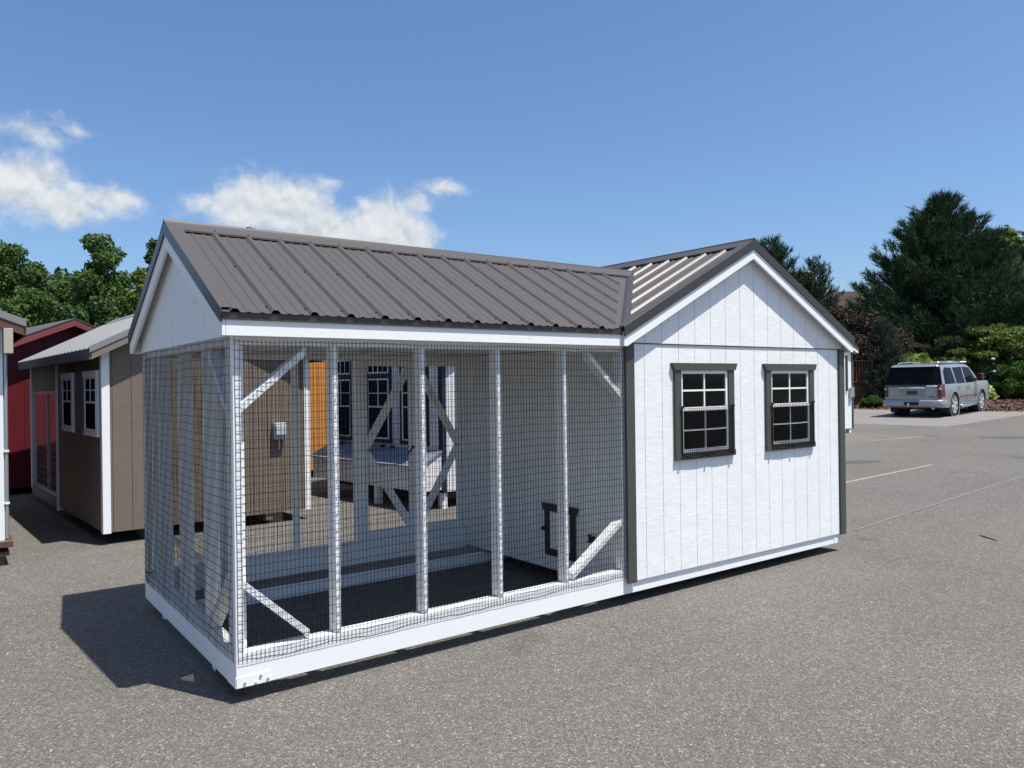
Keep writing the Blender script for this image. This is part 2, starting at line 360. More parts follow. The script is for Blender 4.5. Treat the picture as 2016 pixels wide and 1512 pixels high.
def patch(cx, cy, rx, ry, rot):
    pts = [(cx+math.cos(rot)*rx*math.cos(a)*(1+.12*math.sin(3*a))-math.sin(rot)*ry*math.sin(a), cy+math.sin(rot)*rx*math.cos(a)+math.cos(rot)*ry*math.sin(a)*(1+.1*math.cos(2*a))) for a in [2*math.pi*i/20 for i in range(20)]]
    poly_sheet('tar_patch', TARP, pts, .004)
patch(13.2, 3.8, .55, .25, -.6); patch(20.0, 3.5, .75, .3, -.9)

# ------------------------------------------------------------------ main coop dimensions
L = 3.058; WD = 3.127; DP = 2.38; X1 = L+WD; XA = L+WD/2
ZB = .09; ZS = .226; ZW = 2.065            # base bottom, base top, wall top
ER = 2.19; RR = 2.880; RC = 3.031          # eave edge, run ridge, coop ridge
coop = thing('chicken_coop', 'large white chicken coop with wire mesh run and brown metal cross-gable roof', 'chicken coop')
coop.location = (0, 0, 0)
def part(name, mat, x0, x1, y0, y1, z0, z1, bevel=.0015, parent=None, **k): return bx(name, mat, parent or coop, x0, x1, y0, y1, z0, z1, bevel, **k)
ywc = DP/2; OE_ = .08
def zrun(y): return RR-(RR-ER)*abs(y-ywc)/(ywc+.08)
def zcoop(x): return RC-(RC-ER)*abs(x-XA)/1.66
# base boards
part('base_board', WHITE, 0, L, 0, .038, ZB, ZS)
part('base_board', WHITE, L+.001, X1, -.001, .037, ZB, ZS-.03)
part('base_board', WHITE, -.001, .037, .0385, DP-.0385, ZB, ZS)
part('base_board', WHITE, 0, X1, DP-.038, DP, ZB, ZS+.07)
part('base_board', WHITE, X1-.04, X1-.002, .051, DP-.039, ZB, ZS)
for y in (.62, 1.99): part('skid_beam', WHITE, .05, X1-.05, y-.045, y+.045, 0.0, ZB, .004)
part('shade_strip', DARKWOOD, .042, .08, .12, .56, .002, ZB-.001)  # added dark strip: covers sunlit ground, reads as shade under the left base
part('coop_floor', DARKWOOD, L+.02, X1-.05, .06, DP-.05, .10, .14)
# scarf joint line and corner bracket with bolts
part('corner_bracket', WHITE, .0, .19, -.004, -.0005, ZB+.0, ZB+.062, .001)
part('corner_bracket', WHITE, -.005, -.0015, 0.0, .15, ZB+.0, ZB+.062, .001)
for x, z in ((.045, ZB+.022), (.135, ZB+.045), (.105, ZB+.008), (.175, ZB+.018)):
    MB().cyl((x, -.007, z), 1, .0075, .007, 8).build('bolt', GALV, coop)
part('corner_bracket', WHITE, X1-.14, X1+.01, -.006, -.0015, ZB+.0, ZB+.05, .001)
# frame of the run: sill plates, posts, top plates
def post(x0, x1, y0, y1, z0=ZS+.055, z1=ZW-.05): part('post', WHITE_V, x0, x1, y0, y1, z0, z1, .002)
part('sill_plate', WHITE, 0, L-.002, .0, .089, ZS+.001, ZS+.054, .002)
part('sill_plate', WHITE, .0005, .088, .0895, DP-.0895, ZS+.001, ZS+.054, .002)
part('sill_plate', WHITE, 0.0, 1.82, DP-.089, DP, ZS+.071, ZS+.0855, .002)
part('top_plate', WHITE, 0, L-.002, 0, .089, ZW-.049, ZW-.001, .002)
part('top_plate', WHITE, .0005, .088, .0895, DP-.0895, ZW-.049, ZW-.001, .002)
part('top_plate', WHITE, 0, L-.002, DP-.089, DP, ZW-.049, ZW-.001, .002)
part('header_board', WHITE, .089, L-.002, DP-.075, DP-.037, ZW+.001, ZW+.160, .002)
part('soffit', WHITE, .0, L-.03, DP+.0115, DP+OE_-.0205, 2.064, 2.074, 0)
post(0.0, .045, 0, .089)
for i in range(1, 5): post(i*.6096-.019, i*.6096+.019, 0, .089)
post(L-.04, L-.003, 0, .089)
for y in (.61, 1.22, 1.83, 2.06): post(0.0, .089, y-.019, y+.019)
post(.0, .089, .0895, .1275); post(0, .038, DP-.089, DP)
for x in (.61, 1.245): post(x-.019, x+.019, DP-.089, DP, ZS+.086)
post(1.82, 1.90, DP-.089, DP, ZS+.086); post(L-.04, L-.003, DP-.089, DP, ZS+.086)
# diagonal braces
def brace(p, q, w=.045, d=.06, y=.035):
    m = MB().bar((p[0], y, p[1]), (q[0], y, q[1]), d, w, (0, 1, 0) if False else (0, 0, 1)); m.build('brace', WHITE_V, coop, .002)
def brace_xz(p, q, y0, y1, w):
    """board in the x-z plane, w wide, from y0 to y1, ends cut flush with the posts they meet"""
    (xa, za), (xb, zb) = p, q; L_ = math.hypot(xb-xa, zb-za); dz = w/2*L_/abs(xb-xa); dx = 0
    MB().prism([(xa, za-dz), (xb, zb-dz), (xb, zb+dz), (xa, za+dz)], 1, y0, y1).build('brace', WHITE_V, coop, .0015)
def brace_yz(p, q, x0, x1, w):
    (ya, za), (yb, zb) = p, q; L_ = math.hypot(yb-ya, zb-za); dz = w/2*L_/abs(yb-ya)
    MB().prism([(ya, za-dz), (yb, zb-dz), (yb, zb+dz), (ya, za+dz)], 0, x0, x1).build('brace', WHITE_V, coop, .0015)
brace_xz((.0455, .665), (.43, .310), .003, .085, .038)
brace_xz((.0455, 1.655), (.43, 1.985), .003, .085, .038)
brace_xz((L-.041, 1.68), (2.69, 1.985), .003, .085, .038)
brace_xz((L-.041, .665), (2.50, .315), .003, .085, .038)
brace_yz((.129, .70), (.56, .315), .003, .085, .038)
brace_yz((.129, 1.62), (.50, 1.985), .003, .085, .038)
brace_yz((DP-.09, .70), (DP-.52, .315), .003, .085, .038)
brace_xz((.04, .70), (.42, .345), DP-.08, DP-.01, .038)
# back door: two leaves with diagonal braces meeting at the middle stiles
def door(x0, x1, flip):
    d = part('door', WHITE_V, x0, x0+.05, DP-.045, DP-.007, .30, 2.012, .002)
    for a in (part('stile', WHITE_V, x1-.05, x1, DP-.045, DP-.007, .30, 2.012, .002, parent=d),
              part('rail', WHITE, x0+.05, x1-.05, DP-.045, DP-.007, .301, .385, .002, parent=d),
              part('rail', WHITE, x0+.05, x1-.05, DP-.045, DP-.007, 1.965, 2.0115, .002, parent=d)): pass
    a, c = (x0+.05, x1-.05) if flip else (x1-.05, x0+.05)
    for z0_, z1_ in ((1.20, 1.95), (1.12, .40)):
        dz = .035*math.hypot(c-a, z1_-z0_)/abs(c-a)
        MB().prism([(a, z0_-dz), (c, z1_-dz), (c, z1_+dz), (a, z0_+dz)], 1, DP-.043, DP-.009).build('diagonal_brace', WHITE_V, d)
    return d
d1 = door(1.905, 2.462, True); d2 = door(2.468, 3.015, False)
MB().box(2.43, 2.50, DP-.062, DP-.046, 1.15, 1.175).bar((2.38, DP-.06, 1.10), (2.44, DP-.06, 1.16), .012, .012).build('latch', BLACKPL, d1)
# welded wire mesh: 1 x 2 inch, slightly wavy
def mesh_panel(par, a0, a1, z0, z1, place, sx=.0254, sz=.0508, r=.0015, bul=.006, name='wire_mesh', post_sp=.6096, mat=None, segx=None, segz=10):
    def off(a, z): return bul*math.sin(a*math.pi/post_sp)**2*(.5+.5*math.sin(z*2.1+a))+.0012*math.sin(a*37+z*11)
    def dzf(a, z): return .0035*math.sin(a*5.3+z*1.7)+.002*math.sin(a*13+z*4)
    m = MB(); a = a0
    while a <= a1+1e-6:
        m.tube([place(a+.0012*math.sin(z*9+a*50), z, -off(a, z)) for z in [z0+(z1-z0)*i/segz for i in range(segz+1)]], r, 4, False); a += sx
    n = segx or int((a1-a0)/.06); z = z1-.012
    while z >= z0-1e-6:
        m.tube([place(q, z+dzf(q, z), -off(q, z)-.0022) for q in [a0+(a1-a0)*i/n for i in range(n+1)]], r, 4, False); z -= sz
    return m.build(name, mat or BLACK, par, kind='stuff')
mesh_panel(coop, .012, L-.008, ZS+.0, ZW-.02, lambda a, z, o: (a, -.004+o, z))
mesh_panel(coop, .04, DP-.01, ZS+.0, ZW-.005, lambda a, z, o: (-.004+o, a, z))
mesh_panel(coop, .02, 1.88, ZS+.05, ZW-.05, lambda a, z, o: (a, DP+.004-o, z))
mesh_panel(coop, 1.93, 3.0, .32, 1.97, lambda a, z, o: (a, DP-.003-o*.3, z))
# loose bottom selvedge wire curling under the front mesh
m = MB(); pts = []
for i in range(121):
    a = .01+(L-.03)*i/120; pts.append((a, -.006, ZS-.002-.002*abs(math.sin(a*15+.8*math.sin(a*3)))))
m.tube(pts, .0011, 4).build('selvedge_wire', BLACK, coop)
m = MB()
for i in range(1, 5):
    for k in range(18): m.box(i*.6096-.003, i*.6096+.005, -.0085, -.001, .30+k*.1, .3018+k*.1)
m.build('staples', GALV, coop, kind='stuff')

# ---- siding of the coop
def siding(par, edges, ax, pos, out, z0, ztop, mat, thick=.011, gap=.005, apex=None, name='siding_board', z0f=None, holes=()):
    """vertical boards between successive edges along axis ax (0: along x, 1: along y); face at pos, out=-1/+1 outward"""
    for a, c in zip(edges[:-1], edges[1:]):
        A = a+gap/2; C = c-gap/2
        if C-A < .008: continue
        z = z0f if z0f else (lambda q: z0)
        if ztop(A) < z(A)+.01 and ztop(C) < z(C)+.01: continue
        y0, y1 = sorted((pos, pos-out*thick)); m_ = MB(); X = 1 if ax == 0 else 0
        full = [h for h in holes if h[0] <= A and h[1] >= C]
        if full:
            h = full[0]; MB().prism([(A, z(A)), (C, z(C)), (C, h[2]), (A, h[2])], X, y0, y1).build(name, mat, par)
            MB().prism([(A, h[3]), (C, h[3]), (C, ztop(C)), (A, ztop(A))], X, y0, y1).build(name, mat, par); continue
        br = sorted({A, C}|{h for H in holes for h in H[:2] if A < h < C})
        for p, q in zip(br[:-1], br[1:]):
            H = sorted([h for h in holes if h[0] <= (p+q)/2 <= h[1]], key=lambda h: h[2]); zb = z
            for h in H:
                m_.prism([(p, zb(p)), (q, zb(q)), (q, h[2]), (p, h[2])], X, y0, y1); zb = (lambda v: (lambda _: v))(h[3])
            pts = [(p, zb(p)), (q, zb(q)), (q, ztop(q))]
            if apex is not None and p < apex < q: pts.append((apex, ztop(apex)))
            pts.append((p, ztop(p))); m_.prism(pts, X, y0, y1)
        m_.build(name, mat, par)
def edges_from(first, sp, a0, a1):
    e = [a0]; x = first
    while x < a1-.01:
        if x > a0+.01: e.append(x)
        x += sp
    e.append(a1); return e
G0 = 3.269; GS = .2075
fe = edges_from(G0, GS, 3.137, 6.125)
WH = [(xo, xo+.628, 1.170, 1.870) for xo in (3.690, 4.952)]
siding(coop, fe, 0, -.020, -1, .187, lambda x: 2.083, WHITE_SIDING, holes=WH)
fg = edges_from(G0-.0, GS, L-.02, X1+.02)
siding(coop, fg, 0, -.024, -1, 2.092, lambda x: zcoop(x)-.035, WHITE_SIDING, apex=XA, thick=.014)
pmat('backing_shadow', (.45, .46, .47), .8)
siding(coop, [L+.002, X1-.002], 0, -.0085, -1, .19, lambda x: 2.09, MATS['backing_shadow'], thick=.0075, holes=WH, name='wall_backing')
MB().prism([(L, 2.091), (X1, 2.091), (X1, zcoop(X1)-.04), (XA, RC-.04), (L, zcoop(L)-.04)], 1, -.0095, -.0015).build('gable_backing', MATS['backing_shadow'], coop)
part('z_flashing', ROOFT, L+.03, X1-.03, -.030, -.021, 2.0845, 2.0905, 0)
part('corner_board', OLIVE, 3.04, 3.136, -.042, -.0205, .178, 2.08, .002)
part('corner_board', OLIVE, 6.126, X1+.032, -.042, -.0205, .178, 2.08, .002)
part('corner_board', OLIVE, X1+.0105, X1+.032, -.020, .07, .178, 2.08, .002)
# windows openings are covered by the window units; inner walls
siding(coop, edges_from(.1, .2032, .0, DP), 1, L-.004, -1, .118, lambda y: 2.06, WHITE_SIDING)
part('inner_wall', DARKWOOD, L+.0075, L+.03, .01, DP-.052, .15, 2.2, 0)
siding(coop, edges_from(.1, .2032, .0, DP), 1, X1+.010, 1, .187, lambda y: 2.1, WHITE_SIDING)
siding(coop, edges_from(L+.1, .2032, L, X1), 0, DP+.010, 1, .187, lambda x: zcoop(x)-.035, WHITE_SIDING, apex=XA)
part('wall_backing', DARKWOOD, L+.04, X1-.02, DP-.02, DP-.002, .15, 2.15, 0)
part('wall_backing', DARKWOOD, X1-.02, X1-.004, 0.0, DP-.03, .15, 2.15, 0)
# gable of the run (left end)
siding(coop, edges_from(.105, .2032, .0, DP), 1, -.010, -1, ZW, lambda y: zrun(y)-.03, WHITE_SIDING, apex=ywc, gap=.003)
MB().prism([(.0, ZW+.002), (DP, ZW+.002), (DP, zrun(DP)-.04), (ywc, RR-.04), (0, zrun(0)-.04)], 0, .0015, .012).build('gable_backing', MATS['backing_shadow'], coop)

# ---- roof deck boards, rafters
def slope_slab(par, name, mat, pts, t, dz):
    """pts: list of 3-D points on the roof plane; slab below it"""
    m = MB(); n = len(pts); tp = [(p[0], p[1], p[2]-dz) for p in pts]; bt = [(p[0], p[1], p[2]-dz-t) for p in pts]
    m.add(tp+bt, [tuple(range(n)), tuple(range(n, 2*n))[::-1]]+[(i, (i+1) % n, n+(i+1) % n, n+i) for i in range(n)]); return m.build(name, mat, par)
xv0 = 2.962; xv1 = XA-(RC-RR)/(RC-ER)*1.66      # valley from eave corner to run ridge
OG = .077; OE = .08
slope_slab(coop, 'roof_deck', PLYWOOD, [(-OG+.02, -OE+.02, zrun(-OE+.02)), (xv0+.02, -OE+.02, zrun(-OE+.02)), (xv1+.1, ywc, RR), (-OG+.02, ywc, RR)], .016, .012)
slope_slab(coop, 'roof_deck', PLYWOOD, [(-OG+.02, DP+OE-.02, zrun(-OE+.02)), (xv0+.02, DP+OE-.02, zrun(-OE+.02)), (xv1+.1, ywc, RR), (-OG+.02, ywc, RR)], .016, .012)
OC = .105
slope_slab(coop, 'roof_deck', PLYWOOD, [(XA-1.655, -OC+.022, zcoop(XA-1.655)), (XA, -OC+.022, RC), (XA, DP+.1, RC), (XA-1.655, DP+.1, zcoop(XA-1.655))], .016, .012)
slope_slab(coop, 'roof_deck', PLYWOOD, [(XA+1.655, -OC+.022, zcoop(XA+1.655)), (XA, -OC+.022, RC), (XA, DP+.1, RC), (XA+1.655, DP+.1, zcoop(XA+1.655))], .016, .012)
for i in range(0, 6):
    x = .05+i*.6096
    if x > L-.05: x = L-.08
    MB().bar((x, -.04, zrun(-.04)-.075), (x, ywc, RR-.075), .038, .085).bar((x, DP+.04, zrun(-.04)-.075), (x, ywc, RR-.075), .038, .085).build('rafter', WHITE, coop)
    bx('ceiling_joist', WHITE, coop, x+.02, x+.058, .09, DP-.09, ZW+.0, ZW+.075)
# metal panels
def metal_panels(P, a0, a1, s0, s1, mat, par, first, panel=.9144, ribs=.2286, rh=.020, name='roof_panel'):
    """P(a,s,h)->point; a along the eave, s0(a)..s1(a) up the slope"""
    edges = [a0]; x = first
    while x < a1: 
        if x > a0+.05: edges.append(x)
        x += panel
    if a1-edges[-1] < .05: edges.pop()
    edges.append(a1)
    for e0, e1 in zip(edges[:-1], edges[1:]):
        prof = {e0: 0.0, e1: 0.0}
        k = math.floor((e0-first)/ribs)-1
        while first+k*ribs < e1+ribs:
            c = first+k*ribs; k += 1
            for da, h in ((-.030, 0), (-.0125, rh), (.0125, rh), (.030, 0), (.062, 0), (.069, .0045), (.084, .0045), (.091, 0), (.135, 0), (.142, .0045), (.158, .0045), (.165, 0)):
                if e0 < c+da < e1: prof[c+da] = h
            for ee in (e0, e1):
                if abs(ee-c) < .0125: prof[ee] = rh
        aa = sorted(prof); m = MB(); vs = []; cols = []
        for a in aa:
            q0, q1 = s0(a), s1(a)
            if q1-q0 < .01: q1 = q0+.01
            cols.append((q0, q1)); vs += [P(a, q0, prof[a]), P(a, q0+(q1-q0)*.5, prof[a]), P(a, q1, prof[a])]
        m.add(vs, [(3*i+j, 3*i+3+j, 3*i+4+j, 3*i+1+j) for i in range(len(aa)-1) for j in (0, 1)])
        yield m.build(name, mat, par)
def scr(par, P, pts, mat=BLACKPL):
    for a, s in pts:
        p = P(a, s, .004); MB().cyl(p, 2, .0065, .008, 6).build('screw', mat, par)
# run, front slope : a = x, s = fraction 0..1 from eave to ridge
def Prun(sd):
    def P(a, s, h):
        y = (-OE-.024)+(ywc+OE+.024)*s; z = ER-.004+(RR-ER+.004)*s
        if sd: y = DP-y
        return (a, y, z+h)
    return P
vfun = lambda a: 0.0 if a < xv0 else min(1.0, (a-xv0)/(xv1-xv0))
first = .216
pf = list(metal_panels(Prun(0), -OG-.004, xv1-.02, lambda a: vfun(a+.10), lambda a: .985, ROOFM, coop, first))
pb = list(metal_panels(Prun(1), -OG-.004, xv1-.02, lambda a: vfun(a+.10), lambda a: .985, ROOFM, coop, first))
k_ = 0
for i in range(19):
    a = first+.1143-.2286+.085+i*.2286
    for s in (.055, .50, .93):
        if s > vfun(a+.12)+.03 and a > .05: scr(pf[min(len(pf)-1, max(0, sum(1 for e in pf)-1 if False else int((a-first)/.9144)+1))] if False else pf[0], Prun(0), [(a, s)])
# coop slopes: a = y, s from eave (x) to ridge
def Pco(sd):
    def P(a, s, h):
        x = XA-1.66*(1-s); z = ER+(RC-ER)*s
        if sd: x = XA+1.66*(1-s)
        return (x, a, z+h)
    return P
vs_c = lambda y: max(0.0, min((RR-ER)/(RC-ER), (1-abs(y-ywc)/(ywc+OE))*(RR-ER)/(RC-ER)))
pc = list(metal_panels(Pco(0), -OC-.003, DP+.1, lambda a: min(.8, vs_c(a)+.055), lambda a: .985, ROOFM, coop, .125))
pd = list(metal_panels(Pco(1), -OC-.003, DP+.1, lambda a: 0.0, lambda a: .985, ROOFM, coop, .125))
# valley flashing
for sgn in (1, -1):
    yv = lambda y: y if sgn == 1 else DP-y
    A = Vector((xv0, yv(-OE), ER)); B = Vector((xv1, yv(ywc), RR-.004)); dA = Vector((-.105, 0, 0)); w2_ = Vector((0, 0, .006))
    zA = Vector((0, 0, .004))
    lA = A+dA; lB = B+dA
    rA = Vector((xv0+.09, yv(-OE), zcoop(xv0+.09))); rB = Vector((xv1+.09, yv(ywc), zcoop(xv1+.09)))
    m = MB(); m.add([tuple(lA+w2_), tuple(A+w2_*1.2), tuple(B+w2_*1.2), tuple(lB+w2_), tuple(rA+w2_), tuple(rB+w2_)], [(0, 1, 2, 3), (1, 4, 5, 2)]); m.build('valley_flashing', ROOFM, coop)
    MB().bar(A+Vector((0, 0, .010)), B+Vector((0, 0, .012)), .016, .016).build('valley_rib', ROOFT, coop)
# ridge caps
def ridge_cap(p, q, side, drop, w, h0):
    """p,q ridge ends; side: horizontal unit vector; drop per metre"""
    m = MB(); p = Vector(p); q = Vector(q); sd = Vector(side)
    for sg in (1, -1):
        prof = [(0, h0+.016), (.012, h0+.015), (.016, h0+.004), (w, h0-drop*w+.004), (w, h0-drop*w-.008)]
        vs = []
        for e in (p, q): vs += [tuple(e+sd*sg*a+Vector((0, 0, z))) for a, z in prof]
        n = len(prof); m.add(vs, [(i, i+1, n+i+1, n+i) for i in range(n-1)])
    m.tube([p+Vector((0, 0, h0+.009)), q+Vector((0, 0, h0+.009))], .010, 8)
    return m.build('ridge_cap', ROOFM, coop)
ridge_cap((-OG-.012, ywc, RR), (xv1+.02, ywc, RR), (0, 1, 0), (RR-ER)/(ywc+OE), .125, .021)
ridge_cap((XA, -OC-.012, RC), (XA, DP+.11, RC), (1, 0, 0), (RC-ER)/1.66, .125, .021)
for i in range(20):
    a = .216+i*.2286
    if a < xv1: MB().cyl((a, ywc-.108, RR+.027-.108*.543), 2, .006, .009, 6).build('screw', BLACKPL, coop)
# eave trim and fascia of the run
part('fascia_board', WHITE, -OG+.0215, xv0+.06, -OE, -OE+.02, 2.058, 2.168, .002)
part('eave_trim', ROOFT, -OG+.0, xv0+.004, -OE-.012, -OE-.001, 2.146, 2.187, .001)
part('soffit', WHITE, .0, L-.03, -OE+.0205, -.0105, 2.064, 2.074, 0)
part('fascia_board', WHITE, -OG+.0215, xv0, DP+OE-.02, DP+OE, 2.058, 2.168, .002)
part('eave_trim', ROOFT, -OG, xv0+.004, DP+OE+.001, DP+OE+.012, 2.146, 2.187, .001)
part('fascia_board', WHITE, X1+.075, X1+.095, -OC+.0225, DP+.09, 2.058, 2.168, .002)
# rakes
def rake(ax, pos, out, c, half, zr, ze, zcut, d_metal, d_board, dz=0.0):
    """two sloping boards + metal trim on a gable at position pos; centre c, half span"""
    sl = (zr-ze)/half; t0, t1 = sorted((pos, pos-out*.02)); m0, m1 = sorted((pos+out*.001, pos+out*.012))
    for s in (-1, 1):
        e = c+s*half
        zt = lambda a: zr-sl*abs(a-c)
        k0 = d_metal; k1 = d_metal+d_board
        ez = max(zcut, 0)
        pts = [(c, zr-.02), (e, ze-.02), (e, zcut), (e-s*max(0.0, (zcut-(ze-k1)))/sl, zcut), (c, zr-k1)] if (ze-k1) < zcut else [(c, zr-.02), (e, ze-.02), (e, ze-k1), (c, zr-k1)]
        MB().prism(pts, 1-ax, t0, t1).build('rake_board', WHITE, coop, .0015)
        mt = [(c, zr+.024), (e+s*.008, ze+.022), (e+s*.008, ze-k0), (c, zr-k0)]
        MB().prism(mt, 1-ax, m0, m1).build('rake_trim', ROOFT, coop, .001)
        # flat leg of the trim lying over the panels
        a0, a1 = sorted((pos+out*.012, pos-out*.085)); V = []
        for a in (a0, a1):
            for q, z in ((c, zr+.0245), (e+s*.008, ze+.0225)):
                V.append((q, a, z) if ax == 0 else (a, q, z))
        MB().add(V, [(0, 1, 3, 2)]).build('rake_flashing', ROOFM, coop)
rake(1, -OG, -1, ywc, ywc+OE, RR, ER, 2.058, .062, .098)
rake(0, -OC, -1, XA, 1.66, RC, ER, 2.058, .062, .088)
# soffits under the gable overhangs
for s in (-1, 1):
    e = XA+s*1.655
    slope_slab(coop, 'soffit', WHITE, [(XA, -OC+.021, RC), (e, -OC+.021, ER), (e, -.011 if False else -.0255, ER), (XA, -.0255, RC)], .008, .030)
    e = ywc+s*(ywc+.06)
    slope_slab(coop, 'soffit', WHITE, [(-OG+.021, ywc, RR), (-OG+.021, e, zrun(e)), (-.0105, e, zrun(e)), (-.0105, ywc, RR)], .008, .030)

# ---- windows
def window(par, w, h, loc, rz, trim, casing=.078, head=.062, sill=.057, sash_mat=None, cols=2, rows=2, mesh=False, ext=.036, name='window', transom=0.0, flat=True):
    """w,h: opening. local x right, y into the wall, z up; origin at lower left of opening"""
    sash_mat = sash_mat or WHITE_VINYL
    o = MB()
    o.box(-casing, 0, -.024, 0, -.002, h+.001).box(w, w+casing, -.024, 0, -.002, h+.001)
    o.box(-casing-.004, w+casing+.004, -.030, 0, -sill, -.0025)
    win = o.build(name, trim, par, .001); win.location = loc; win.rotation_euler = (0, 0, rz)
    MB().prism([(-casing-.010, h+.0015), (w+casing+.010, h+.0015), (w+casing+ext, h+head), (-casing-ext, h+head)], 1, -.034, -.0005).build('head_casing', trim, win)
    zz = h*.54
    fr = .028 if not flat else .022
    if flat: bx('interior_shade_panel', BLACKPL, win, .0005, w-.0005, -.004, -.0012, .0005, h-.0005)  # black sheet stands in for the unlit room behind the panes
    def sash(z0, z1, y0, nm='sash', c=cols, r=rows):
        if flat: y0 = -.0275 if 'lower' in nm else -.0265
        MB().box(0.001, fr, y0, y0+.022, z0, z1).box(w-fr, w-.001, y0, y0+.022, z0, z1).box(fr, w-fr, y0, y0+.022, z0, z0+fr).box(fr, w-fr, y0, y0+.022, z1-fr, z1).build(nm, sash_mat, win)
        W_ = w-2*fr; H_ = z1-z0-2*fr
        for i in range(1, c): bx('muntin', sash_mat, win, fr+W_*i/c-.0075, fr+W_*i/c+.0075, y0+.003, y0+.019, z0+fr, z1-fr)
        for j in range(1, r): bx('muntin', sash_mat, win, fr+.0005, w-fr-.0005, y0+.0035, y0+.0185, z0+fr+H_*j/r-.0075, z0+fr+H_*j/r+.0075)
        for i in range(c):
            for j in range(r):
                bx('pane', GLASS if not flat else DARKGLASS, win, fr+W_*i/c+(.0075 if i else 0), fr+W_*(i+1)/c-(.0075 if i < c-1 else 0), y0+.009, y0+.012, z0+fr+H_*j/r+(.0075 if j else 0), z0+fr+H_*(j+1)/r-(.0075 if j < r-1 else 0))
    top = h-transom
    if transom:
        bx('transom_rail', trim, win, 0, w, -.022, 0.0, top-.04, top+.04); sash(top+.041, h-.001, -.012, 'transom_sash', 4, 1)
        top -= .041
    zz = top*.54
    sash(zz-.02, top-.001, -.010, 'upper_sash'); sash(.001, zz+.004, -.017 if not mesh else -.017, 'lower_sash', cols if not flat else 1, rows if not flat else 1)
    if mesh:
        m = MB(); x0, x1, z0, z1 = -.008, w+.038, -.028, zz+.012
        m.tube([(x0, -.034, z0), (x0, -.034, z1)], .0055, 6).tube([(x1, -.034, z0), (x1, -.034, z1)], .0055, 6).tube([(x0, -.034, z1), (x1, -.034, z1)], .0022, 6)
        m.tube([(x0+(x1-x0)*t/12, -.036, z0-.012*abs(math.sin(t/12*math.pi*2))) for t in range(13)], .003, 6)
        wg = m.build('wire_guard', BLACK, win)
        mm = MB(); nx = 28; nz = 26
        for i in range(nx+1):
            x = x0+(x1-x0)*i/nx; mm.tube([(x, -.034-.004*math.sin(math.pi*i/nx), z0), (x, -.038, z1)], .0020, 4, False)
        for j in range(nz+1):
            z = z0+(z1-z0)*j/nz; mm.tube([(x0+(x1-x0)*t/8, -.035-.004*math.sin(math.pi*t/8), z+.006*math.sin(math.pi*t/8)*(1-j/nz*.6)) for t in range(9)], .0019, 4, False)
        mm.build('guard_mesh', BLACK, win, kind='stuff')
        for x, z in ((x0, z0), (x1, z0), (x0, z1), (x1, z1), ((x0+x1)/2, z0-.008)): MB().cyl((x, -.042, z), 1, .011, .014, 8).build('clip', BLACKPL, win)
    return win
for xo in (3.690, 4.952):
    window(coop, .628, .700, (xo, -.0205, 1.170), 0, OLIVE, mesh=True, flat=False)

# ---- pop door and fittings on the inner wall (faces -x)
pdz0, pdz1 = .245, .640
pdr = MB().box(L-.030, L-.0155, .59, .65, pdz0, pdz1).box(L-.030, L-.0155, .93, .99, pdz0, pdz1).box(L-.030, L-.0155, .65, .93, pdz0, pdz0+.06).build('pop_door_frame', BLACKPL, coop)
MB().prism([(.57, pdz1), (1.01, pdz1), (1.035, pdz1+.065), (.545, pdz1+.065)], 0, L-.034, L-.0155).build('head_casing', BLACKPL, pdr)
MB().box(L-.024, L-.0155, .651, .929, pdz0+.061, pdz1-.001).build('pop_door', WHITE_V, pdr)
MB().bar((L-.05, 1.02, .475), (L-.05, .92, .462), .012, .014).cyl((L-.045, .99, .485), 0, .014, .03, 8).build('latch', BLACKPL, pdr)
MB().prism([(.33, .44), (.42, .44), (.405, .46), (.40, .475), (.415, .505), (.40, .508), (.385, .48), (.365, .478), (.355, .5), (.34, .495)], 0, L-.04, L-.0155).build('cord_cleat', BLACKPL, coop)

